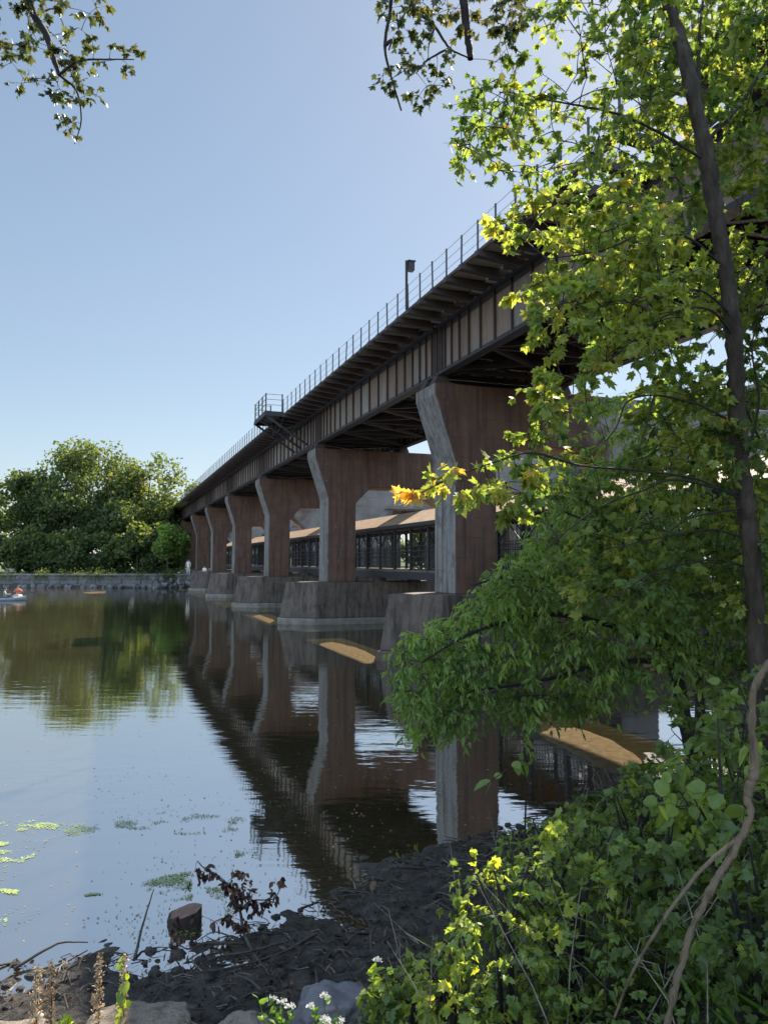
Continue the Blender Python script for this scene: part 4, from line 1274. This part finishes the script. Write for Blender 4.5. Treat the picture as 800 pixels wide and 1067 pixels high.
# shrubs along the bank, back to front
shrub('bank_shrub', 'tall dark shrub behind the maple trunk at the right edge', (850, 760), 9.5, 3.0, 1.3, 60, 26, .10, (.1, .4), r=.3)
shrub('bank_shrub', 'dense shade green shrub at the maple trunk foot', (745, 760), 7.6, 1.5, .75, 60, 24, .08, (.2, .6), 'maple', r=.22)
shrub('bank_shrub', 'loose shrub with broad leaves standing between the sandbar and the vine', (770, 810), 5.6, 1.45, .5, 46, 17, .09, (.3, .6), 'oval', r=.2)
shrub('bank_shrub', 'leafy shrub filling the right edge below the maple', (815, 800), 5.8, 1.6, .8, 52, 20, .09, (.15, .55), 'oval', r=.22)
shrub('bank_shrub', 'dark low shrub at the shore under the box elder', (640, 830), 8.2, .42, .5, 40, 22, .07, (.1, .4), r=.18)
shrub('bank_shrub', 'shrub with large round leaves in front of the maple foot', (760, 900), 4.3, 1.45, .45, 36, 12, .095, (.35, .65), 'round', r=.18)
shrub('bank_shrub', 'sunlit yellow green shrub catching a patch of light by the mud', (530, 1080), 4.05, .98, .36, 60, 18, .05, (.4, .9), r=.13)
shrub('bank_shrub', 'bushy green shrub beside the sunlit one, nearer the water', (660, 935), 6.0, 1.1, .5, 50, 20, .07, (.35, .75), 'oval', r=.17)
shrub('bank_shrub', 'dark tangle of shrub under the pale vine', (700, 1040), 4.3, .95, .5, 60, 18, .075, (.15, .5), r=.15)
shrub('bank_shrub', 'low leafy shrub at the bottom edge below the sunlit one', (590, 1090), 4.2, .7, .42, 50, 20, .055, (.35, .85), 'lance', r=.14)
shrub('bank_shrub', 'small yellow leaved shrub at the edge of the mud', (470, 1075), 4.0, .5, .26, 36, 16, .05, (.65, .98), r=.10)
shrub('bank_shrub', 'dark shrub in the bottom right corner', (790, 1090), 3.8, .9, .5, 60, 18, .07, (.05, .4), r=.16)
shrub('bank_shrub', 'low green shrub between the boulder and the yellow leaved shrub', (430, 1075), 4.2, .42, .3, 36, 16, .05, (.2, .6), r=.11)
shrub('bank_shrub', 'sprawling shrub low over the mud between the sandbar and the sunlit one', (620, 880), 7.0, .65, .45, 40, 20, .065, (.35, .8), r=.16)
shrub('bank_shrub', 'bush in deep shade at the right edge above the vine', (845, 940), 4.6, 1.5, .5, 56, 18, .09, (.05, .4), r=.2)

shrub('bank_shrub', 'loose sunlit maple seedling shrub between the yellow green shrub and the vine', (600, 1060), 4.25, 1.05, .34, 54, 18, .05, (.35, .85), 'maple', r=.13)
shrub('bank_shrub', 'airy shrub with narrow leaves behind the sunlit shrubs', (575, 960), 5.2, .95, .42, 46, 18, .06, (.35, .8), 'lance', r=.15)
shrub('bank_shrub', 'low mixed tuft of leaves at the edge of the mud left of the sunlit shrub', (455, 1010), 4.7, .34, .26, 30, 16, .042, (.3, .9), 'oval', r=.09)
# a thin leafy shoot standing out over the water
gb = ground_at(P(560, 860, 6.4))
st = [(np.array([gb, gb + np.array([-.1, 0, .45])] + [P(545, 800, 6.2), P(512, 812, 6.1)]), [.012, .009, .006, .003])]
plant('sapling_shoot', 'thin bent shoot with a few broad leaves hanging over the dark water', 'sapling', gb, st, (), [(512, 815, 6.1, dict(leaves=6, r=.10, size=.13, tint=(.35, .5))), (540, 800, 6.2, dict(leaves=6, r=.12, size=.12, tint=(.3, .5)))], M['shrubleaf'], M['bark_dark'], None, 'stem', 'foliage', 'oval', .003, .6, .6, 6)

# pale vine stem
vp = px((830, 650, 3.2), (800, 692, 3.2), (786, 715, 3.2), (783, 750, 3.2), (786, 795, 3.18), (784, 812, 3.15), (778, 830, 3.15), (781, 850, 3.12), (768, 880, 3.1), (744, 920, 3.05), (722, 965, 3.0), (708, 1010, 2.97), (696, 1060, 2.95), (684, 1120, 2.95))
vg = ground_at(vp[-1]); vp = vp + [vg - np.array([0, 0, .1])]
rt = thing('woody_vine', 'pale brown crooked vine stem rising at the right edge with a thin side shoot', 'vine', vg)
vtop = [vp[0] + np.array([.35, .3, .5]), vp[0] + np.array([.75, .9, 1.3])]
p, r = smoothline(vtop[::-1] + vp, [.008, .011] + [.0135, .014, .014, .015, .018, .022, .015, .0145, .0145, .0135, .0125, .0125, .012, .0125, .013], 10, wob=.06)
r = r * (1 + .12 * np.sin(np.arange(len(r)) * 1.3) * R.uniform(0, 1, len(r)))
v, q = tubes([(p, r)], 14); v = rough(v, .007, 45); mk('stem', v, [q], M['vine'], rt, smooth=True, off=vg)
p, r = smoothline(px((774, 868, 3.12), (755, 884, 3.1), (725, 912, 3.05), (690, 960, 3.0), (660, 1010, 3.0), (640, 1060, 3.0)), [.008, .009, .008, .007, .006, .005], 5, wob=.15)
v, q = tubes([(p, r)], 7); mk('side_shoot', v, [q], M['vine'], rt, smooth=True, off=vg)

# ------------------------------------------------------------------ on the mud
def scatter(n, poly, zoff=.0):
    """random ground positions inside a picture-surveyed outline on the bank"""
    w_ = np.array([wpt(*p) for p in poly]); out = []
    while len(out) < n:
        x = R.uniform(w_[:, 0].min(), w_[:, 0].max(), 500); y = R.uniform(w_[:, 1].min(), w_[:, 1].max(), 500)
        k = inpoly(x, y, [tuple(a) for a in w_])
        out += list(zip(x[k], y[k]))
    out = np.array(out[:n]); z = bank_h(out[:, 0], out[:, 1])
    return np.column_stack([out, np.maximum(z, 0) + zoff])


BANKP = [(-120, 980), (0, 1005), (200, 985), (330, 940), (400, 900), (560, 850), (640, 815), (900, 800), (1000, 1400), (-300, 1400)]
# sticks and shreds trodden into the mud: uncountable litter
pts = scatter(4200, BANKP, .006); tl = []
for p in pts:
    a = R.uniform(0, np.pi); L = R.uniform(.03, .22) * (2.2 if R.uniform() < .06 else 1); d = np.array([np.cos(a), np.sin(a), R.normal(0, .12)]) * L
    r0 = L * R.uniform(.015, .04)
    tl.append((np.array([p - d / 2, p + np.array([0, 0, R.uniform(0, .02)]) + R.normal(0, .05, 3) * L, p + d / 2]), np.array([r0, r0, r0 * .5])))
v, q = tubes(tl, 4)
o = mk('litter', v, [q], M['stick'])
tag(o, 'dark sticks and shreds strewn over the muddy shore', 'litter', kind='stuff')
pts = scatter(2600, BANKP, .008); n = len(pts)
tag(leaves('leaf_litter', None, M['deadleaf'], pts, R.normal(0, 1, (n, 3)) * [1, 1, .25], R.normal(0, .5, (n, 3)) + [0, 0, 1], R.uniform(.02, .06, n), R.uniform(0, 1, n) ** 1.5, 'oval', fold=.5, droop=.5),
    'dark dead leaves lying in the mud', 'leaf litter', kind='stuff')
M['pale_stick'] = surf('bleached_stick', (.10, .08, .06), (.30, .25, .19), 20.0, bump=.4)
pts = scatter(2400, BANKP, .012); tl = []
for p in pts:
    a = R.uniform(0, np.pi); L = R.uniform(.02, .13) * (2.6 if R.uniform() < .05 else 1); d = np.array([np.cos(a), np.sin(a), R.normal(0, .15)]) * L
    r0 = L * R.uniform(.012, .03)
    tl.append((np.array([p - d / 2, p + np.array([0, 0, R.uniform(0, .02)]) + R.normal(0, .06, 3) * L, p + d / 2]), np.array([r0, r0, r0 * .5])))
v, q = tubes(tl, 4)
tag(mk('twig_litter', v, [q], M['pale_stick']), 'pale bits of twig and straw scattered on the mud', 'litter', kind='stuff')
# clods: little lumps of mud
ck = [rockmesh('clod', M['mud'], .05, .045, .03, 40 + i, .45, 2) for i in range(3)]
cv, cf = [], []
pts = scatter(1800, BANKP, .0); base = 0
src = []
for me in ck:
    a = np.empty(len(me.vertices) * 3); me.vertices.foreach_get('co', a); f = np.array([list(p.vertices) for p in me.polygons]); src.append((a.reshape(-1, 3), f))
for p in pts:
    a, f = src[R.integers(0, 3)]; k = R.uniform(.3, 1.3) ** 1.5; th = R.uniform(0, 6.3); c, s = np.cos(th), np.sin(th)
    b = a * k; b = np.column_stack([b[:, 0] * c - b[:, 1] * s, b[:, 0] * s + b[:, 1] * c, b[:, 2]]) + p
    cv.append(b); cf.append(f + base); base += len(b)
tag(mk('mud_clods', np.concatenate(cv), [np.concatenate(cf)], M['mud'], smooth=True), 'black clods of wet mud along the shore', 'mud', kind='stuff')
# undergrowth on the higher bank to the right: small leaves close to the soil
UG = [(400, 1075), (470, 1010), (560, 930), (620, 850), (760, 800), (1000, 800), (1100, 1300), (380, 1300)]
pts = scatter(9000, UG, .0); n = len(pts); pts[:, 2] += R.uniform(.01, .20, n)
tag(leaves('undergrowth', None, M['shrubleaf'], pts, R.normal(0, 1, (n, 3)) * [1, 1, .5], R.normal(0, .5, (n, 3)) + [0, 0, 1], R.uniform(.025, .065, n), np.clip(R.normal(.35, .18, n), 0, 1), 'lobed'),
    'small green ground cover leaves under the shrubs', 'ground cover', kind='stuff')
# grass blades low on the bank
pts = scatter(2200, [(380, 1075), (450, 1020), (620, 900), (1000, 840), (1100, 1300), (300, 1300)]); n = len(pts)
tag(leaves('grass', None, M['weedleaf'], pts, R.normal(0, .35, (n, 3)) + [0, 0, 1], R.normal(0, 1, (n, 3)) * [1, 1, .1], R.uniform(.06, .19, n), R.uniform(.1, .7, n), 'blade', fold=.1, droop=.7), 'thin grass blades on the bank', 'grass', kind='stuff')


def boulder(label, pxy, Z, sx, sy, sz, mat, seed, sink=.5, rz=0):
    o = bpy.data.objects.new('boulder', rockmesh('boulder', mat, sx, sy, sz, seed, .26, 5)); COL.objects.link(o)
    q = P(*pxy, Z); o.location = (q[0], q[1], zat(q[0], q[1]) + sz * (1 - sink) * .6); o.rotation_euler = (0, 0, rz)
    return tag(o, label, 'boulder')


boulder('purple grey boulder beside the white flowered weeds', (345, 1040), 4.55, .28, .24, .20, M['rock'], 3, .0, .3)
boulder('broad flat brown rock in the sun below the dry seed stalks', (140, 1072), 4.5, .40, .30, .15, M['rock_br'], 5, .0, .1)
boulder('low brown rock slab between the flat rock and the boulder', (256, 1062), 4.45, .24, .24, .13, M['rock_br'], 8, .35, .6)
boulder('pale brown rock cut off by the left bottom corner', (6, 1078), 4.45, .34, .24, .13, M['rock_br'], 11, .3, .2)
boulder('small brown stone behind the gap of the two brown rocks', (213, 1052), 4.6, .07, .06, .06, M['rock_br'], 13, .4)

# cut log standing in the shallows
lx, ly = wpt(192, 961)
rt = thing('log', 'short dark wet cut log standing at the edge of the water', 'log', (lx, ly, 0), .2)
n = 22; rings = []
for z, k in ((-.15, 1.25), (.01, 1.24), (.04, 1.2), (.07, 1.16), (.09, 1.14)):
    rings.append([((.115 * k + .008 * math.sin(i * 2.1) + .005 * math.sin(i * 5)) * math.cos(i * 2 * math.pi / n) + .14 * z, (.105 * k + .007 * math.sin(i * 1.7)) * math.sin(i * 2 * math.pi / n), z + (.03 * math.cos(i * 2 * math.pi / n) if z > .085 else 0)) for i in range(n)])
m = MB(); m.poly([p for r in rings for p in r], [(a * n + i, a * n + (i + 1) % n, (a + 1) * n + (i + 1) % n, (a + 1) * n + i) for a in range(4) for i in range(n)]); m.build('bark', M['stump'], rt, smooth=True)
m = MB(); m.poly([(x, y, z + .001) for x, y, z in rings[-1]], [tuple(range(n))]); m.build('cut_face', M['stumptop'], rt)

# fallen branch with brown leaves, lying from the mud into the water
fbp = [ground_at(P(300, 985, 6.6)) + np.array([.05, -.1, .03])]
gx_, gy_ = wpt(255, 985)
db = np.array([gx_, gy_, max(zat(gx_, gy_), 0)])
lim = [([db - np.array([-.2, .35, .02]), db + np.array([0, 0, .06]), np.array([*wpt(250, 965), .12]), np.array([*wpt(240, 950), .2]), np.array([*wpt(220, 945), .3])], [.016, .014, .011, .008, .004])]
def wh(px_, py_, h):
    x, y = wpt(px_, py_); return np.array([x, y, h])
lim += [([np.array([*wpt(250, 965), .12]), wh(262, 962, .18), wh(285, 965, .22), wh(293, 965, .34)], [.008, .006, .005, .003]),
        ([np.array([*wpt(240, 950), .2]), wh(212, 952, .38), wh(205, 955, .46)], [.006, .005, .003]),
        ([db, wh(215, 990, .05), wh(195, 1000, .08), wh(178, 985, .06)], [.010, .008, .006, .003]),
        ([db, wh(225, 985, .10), wh(205, 985, .03)], [.007, .005, .003])]
sp = []
for (a, b, h, nl) in [(203, 958, .42, 12), (212, 955, .40, 12), (222, 955, .36, 10), (236, 958, .30, 16), (246, 955, .34, 22), (252, 962, .28, 26), (248, 968, .22, 22), (240, 975, .14, 16), (262, 968, .22, 20), (270, 970, .22, 14), (284, 968, .26, 14), (290, 966, .36, 12), (253, 980, .10, 22), (226, 975, .10, 6), (185, 988, .07, 12), (178, 980, .10, 8), (208, 972, .14, 5)]:
    v_ = wh(a, b, h) - CAM; Zz = float(v_ @ FW)
    sp.append((400 + F * v_[0] / Zz, 533.5 - F * float(v_ @ UP) / Zz, Zz, dict(leaves=nl * 2.6, r=.085, size=.052, tint=(.1, .8), tv=.25, hang=.3)))
plant('fallen_branch', 'fallen branch with curled brown leaves lying half in the water', 'branch', db, lim, (), sp, M['deadleaf'], M['stick'], None, 'stem', 'dead_leaves', 'oval', .0022, 1.0, .8, 6)
# longer bare sticks: things one can point at
for lab, pl in [('bare curved stick lying from the mud towards the fallen branch', [(300, 990, .03), (260, 1000, .06), (225, 1005, .05), (200, 1018, .03)]),
                ('long straight dark stick on the mud at the left', [(15, 1012, .02), (60, 995, .08), (92, 986, .03)]),
                ('forked thin twig poking out of the water left of the log', [(140, 1000, .0), (150, 975, .12), (160, 960, .26)]),
                ('thin crooked stick across the mud below the fallen branch', [(330, 985, .03), (290, 1005, .05), (240, 1022, .04), (190, 1030, .05)]),
                ('pale thin stick on the mud near the sunlit shrub', [(470, 905, .04), (500, 915, .07), (545, 918, .05), (590, 905, .08)])]:
    pt = []
    for a, b, h in pl:
        q = wh(a, b, 0); q[2] = max(zat(q[0], q[1]), 0) + h; pt.append(q)
    b0 = pt[0].copy()
    p, r = smoothline(pt, list(np.linspace(.012, .004, len(pt))), 6, wob=.2); v, q = tubes([(p, r)], 6)
    o = mk('stick', v, [q], M['stick'], off=b0, smooth=True); o.location = tuple(b0); tag(o, lab, 'stick')


# weeds at the bottom edge
def dry_stalk(label, px_, pyt, pyb, Z, wd, tint, green=0):
    top_ = P(px_, pyt, Z); b = ground_at(P(px_, pyb, Z)); top_[1] = b[1] + .02
    rt = thing('seed_stalk', label, 'weed', b, 0, 'dry seed stalks by the rocks')
    p, r = smoothline([b - [0, 0, .04], (b + top_) / 2 + [.008, 0, 0], top_], [.004, .0035, .002], 4)
    v, q = tubes([(p, r)], 5); mk('stem', v, [q], M['stick'], rt, off=b)
    n = 330; t = R.uniform(.25, 1, n) ** .8; pos = b + (top_ - b) * t[:, None] + R.normal(0, 1, (n, 3)) * [wd * 1.25, wd * 1.25, .008] * (1.15 - .6 * t[:, None])
    leaves('seed_head', rt, M['dryweed'], pos, R.normal(0, .8, (n, 3)) + [0, 0, -.3], R.normal(0, 1, (n, 3)), R.uniform(.008, .022, n), np.clip(R.uniform(*tint, n), 0, 1), 'oval', off=b, fold=.5)
    n = 9; t = R.uniform(.1, .6, n); pos = b + (top_ - b) * t[:, None]
    leaves('dry_leaves', rt, M['dryweed'], pos, R.normal(0, 1, (n, 3)) + [0, 0, -.6], R.normal(0, 1, (n, 3)), R.uniform(.04, .07, n), R.uniform(.2, .9, n), 'oval', off=b, fold=.6, droop=.8)
    if green:
        n = green; t = np.linspace(.35, .98, n); pos = b + (top_ - b) * t[:, None]
        leaves('green_leaves', rt, M['weedleaf'], pos, R.normal(0, 1, (n, 3)) + [0, -.4, -.2], R.normal(0, .6, (n, 3)) + [0, -.8, .4], R.uniform(.04, .075, n), R.uniform(.6, 1, n), 'round', off=b)


dry_stalk('pale dry seed stalk leaning at the far left over the corner rock', 36, 1012, 1075, 4.35, .014, (.5, 1))
dry_stalk('reddish brown dry seed stalk beside the green rosette', 51, 1006, 1075, 4.35, .013, (.0, .6))
dry_stalk('tall tan seed stalk standing left of the leafy stalk', 101, 998, 1072, 4.4, .013, (.3, .9))
dry_stalk('seed stalk with yellow green leaves and pale fluffy top', 127, 1000, 1075, 4.4, .012, (.5, 1), 9)


def weed(name, label, px_, pyt, pyb, Z, n_st, spread, nl, size, flowers=0, tint=(.2, .7), tmpl='oval', group=None):
    b = ground_at(P(px_, pyb, Z)); hh = P(px_, pyt, Z)[2] - b[2]
    rt = thing(name, label, 'weed', b, 0, group)
    tl, LP, LA, FP = [], [], [], []
    for i in range(n_st):
        e = b + np.array([R.normal(0, spread), R.normal(0, spread), hh * R.uniform(.65, 1)])
        tl.append((np.array([b + R.normal(0, .01, 3) * [1, 1, 0] - [0, 0, .03], (b + e) / 2 + R.normal(0, .012, 3), e]), np.array([.004, .003, .002])))
        t = R.uniform(.2, 1, nl); LP.append(b + (e - b) * t[:, None]); LA.append(R.normal(0, 1, (nl, 3)) + [0, 0, .15]); FP.append(e)
    v, q = tubes(tl, 5); mk('stems', v, [q], M['weedleaf'], rt, off=b, tint=np.full(len(v), .3))
    LP = np.concatenate(LP); LA = np.concatenate(LA); n = len(LP)
    leaves('foliage', rt, M['weedleaf'], LP, LA, R.normal(0, .5, (n, 3)) + [0, -.2, 1], R.uniform(.5, 1.2, n) * size, np.clip(R.uniform(*tint, n), 0, 1), tmpl, off=b)
    for e in (FP[:flowers]):
        n = 60; d = unit(R.normal(0, 1, (n, 3))); d[:, 2] = np.abs(d[:, 2])
        leaves('flower_head', rt, M['petal'], e + d * R.uniform(.2, 1, (n, 1)) * [.028, .028, .016], d, R.normal(0, 1, (n, 3)), R.uniform(.006, .012, n), R.uniform(0, 1, n), 'round', off=b)


weed('rosette_weed', 'small bright yellow green rosette on the left brown rock', 62, 1048, 1078, 4.35, 7, .035, 7, .05, 0, (.6, 1), 'round')
weed('flowering_weed', 'white flowered weed left of the purple grey boulder', 293, 1034, 1085, 4.15, 6, .05, 14, .05, 3, (.1, .5))
weed('flowering_weed', 'white flowered weed in front of the purple grey boulder', 345, 1044, 1090, 4.05, 8, .07, 12, .05, 6, (.1, .5))
weed('tall_weed', 'upright weed with a pale yellow green top right of the boulder', 388, 1000, 1070, 4.3, 3, .035, 12, .055, 1, (.6, 1))
weed('small_weed', 'tiny green star shaped weed beside the flat brown rock', 190, 1058, 1075, 4.3, 5, .02, 5, .05, 0, (.1, .4), 'lance')
weed('tall_weed', 'leggy weed with yellowing leaves at the left end of the shrubs', 412, 1010, 1075, 4.4, 4, .05, 14, .05, 0, (.4, .9), 'lobed')
b = ground_at(P(397, 1062, 4.25)); n = 7
rt = thing('withered_leaf_stalk', 'withered curled orange brown leaf hanging from a bent stalk', 'weed', b)
v, q = tubes([(np.array([b, b + [.01, 0, .10], b + [.0, 0, .17], b + [.025, 0, .15]]), np.array([.003] * 4))], 5); mk('stem', v, [q], M['stick'], rt, off=b)
leaves('dry_leaves', rt, M['dryweed'], b + np.array([[.0, 0, .14]] * n) + R.normal(0, .012, (n, 3)), R.normal(0, .25, (n, 3)) + [0, 0, -1], R.normal(0, 1, (n, 3)), R.uniform(.07, .11, n), R.uniform(.0, .5, n), 'lance', off=b, fold=.7)

# duckweed and scum drifting on the water
def scum(polys, n, size, tint, lab):
    allp = []
    for poly, k in polys:
        w_ = [wpt(*p) for p in poly]; a = np.array(w_); g = []
        while len(g) < k:
            x = R.uniform(a[:, 0].min(), a[:, 0].max(), 4000); y = R.uniform(a[:, 1].min(), a[:, 1].max(), 4000)
            ok = inpoly(x, y, w_)
            for xx, yy in zip(x[ok], y[ok]):
                v = mnoise.noise(Vector((xx * 2.2, yy * 3.2, 1))) + .6 * mnoise.noise(Vector((xx * 6, yy * 9, 4)))
                if v > R.uniform(.0, 1.3): g.append((xx, yy))
            if len(g) == 0: break
        allp += g[:k]
    allp = np.array(allp); n = len(allp)
    pos = np.column_stack([allp, np.full(n, .005) + R.uniform(0, .002, n)])
    o = leaves('duckweed', None, M['weedstuff'], pos, R.normal(0, 1, (n, 3)) * [1, 1, 0], np.tile([0, 0, 1.], (n, 1)), R.uniform(.5, 1.4, n) * size, np.clip(R.uniform(*tint, n), 0, 1), 'round', fold=0, droop=0)
    return tag(o, lab, 'duckweed', kind='stuff')


scum([([(-20, 858), (40, 855), (62, 860), (50, 876), (-20, 884)], 1100), ([(-20, 884), (40, 890), (20, 900), (-20, 897)], 380), ([(-20, 925), (20, 928), (15, 940), (-20, 938)], 240), ([(-20, 948), (10, 952), (0, 985), (-20, 985)], 170)], 0, .014, (.35, .9), 'duckweed film tinted sunlit yellow green at the left edge of the water')  # brighter tint paints in the sun outside the bridge shadow
scum([([(62, 855), (100, 850), (105, 866), (70, 872)], 420), ([(118, 850), (180, 846), (258, 852), (250, 866), (190, 870), (120, 862)], 900), ([(142, 918), (200, 908), (200, 938), (160, 940)], 1100), ([(215, 925), (250, 925), (245, 955), (215, 950)], 240), ([(244, 886), (275, 888), (268, 898), (246, 896)], 110), ([(85, 922), (115, 922), (112, 932), (88, 934)], 90)], 0, .013, (.0, .4), 'duckweed clusters tinted shaded grey green drifting near the log')  # duller tint paints in the shade of the bridge

# leaves and specks floating on the near water
fl = []
while len(fl) < 420:
    a, b = R.uniform(-20, 600), R.uniform(700, 990)
    if R.uniform() > (.25 if a < 250 else .75 if b > 800 else .35): continue
    x, y = wpt(a, b)
    if shore_dist(np.array([x]), np.array([y]))[0] < -.15 and mnoise.noise(Vector((x * 1.3, y * 1.8, 2))) > R.uniform(-.5, .4): fl.append((x, y, .006))
fl = np.array(fl); n = len(fl)
tag(leaves('floating_leaves', None, M['dryweed'], fl, R.normal(0, 1, (n, 3)) * [1, 1, .02], R.normal(0, .06, (n, 3)) + [0, 0, 1], R.uniform(.012, .04, n), R.uniform(0, .8, n), 'oval', fold=.15, droop=.1), 'tiny fallen leaves floating on the water by the shore', 'floating leaves', kind='stuff')

# dead stems standing and leaning among the shrubs
pts = scatter(130, [(430, 1060), (520, 980), (620, 900), (700, 850), (900, 850), (1000, 1300), (400, 1300)]); tl = []
for p in pts:
    L = R.uniform(.25, .9); e = p + np.array([R.normal(0, .35) * L, R.normal(0, .35) * L, L]); mid = (p + e) / 2 + R.normal(0, .04, 3)
    tl.append((np.array([p - [0, 0, .03], mid, e]), np.array([.0045, .0035, .0015])))
    for _ in range(3):
        a = mid + (e - mid) * R.uniform(0, .8); tl.append((np.array([a, a + R.normal(0, .05, 3) + [0, 0, .03], a + R.normal(0, .11, 3) + [0, 0, .08]]), np.array([.002, .0015, .0008])))
v, q = tubes(tl, 5)
tag(mk('dry_stems', v, [q], M['pale_stick']), 'thin dead stems and twigs tangled among the bank shrubs', 'dry stems', kind='stuff')

dk = []
while len(dk) < 700:
    a, b = R.uniform(-30, 330), R.uniform(800, 985); x, y = wpt(a, b)
    if shore_dist(np.array([x]), np.array([y]))[0] < -.1 and mnoise.noise(Vector((x * .9, y * 1.6, 9))) > R.uniform(-.1, .6): dk.append((x, y, .005))
dk = np.array(dk); n = len(dk)
tag(leaves('duckweed_specks', None, M['weedstuff'], dk, R.normal(0, 1, (n, 3)) * [1, 1, 0], np.tile([0, 0, 1.], (n, 1)), R.uniform(.006, .02, n), R.uniform(0, .45, n), 'round', fold=0, droop=0), 'single specks of duckweed drifting between the bigger patches', 'duckweed', kind='stuff')
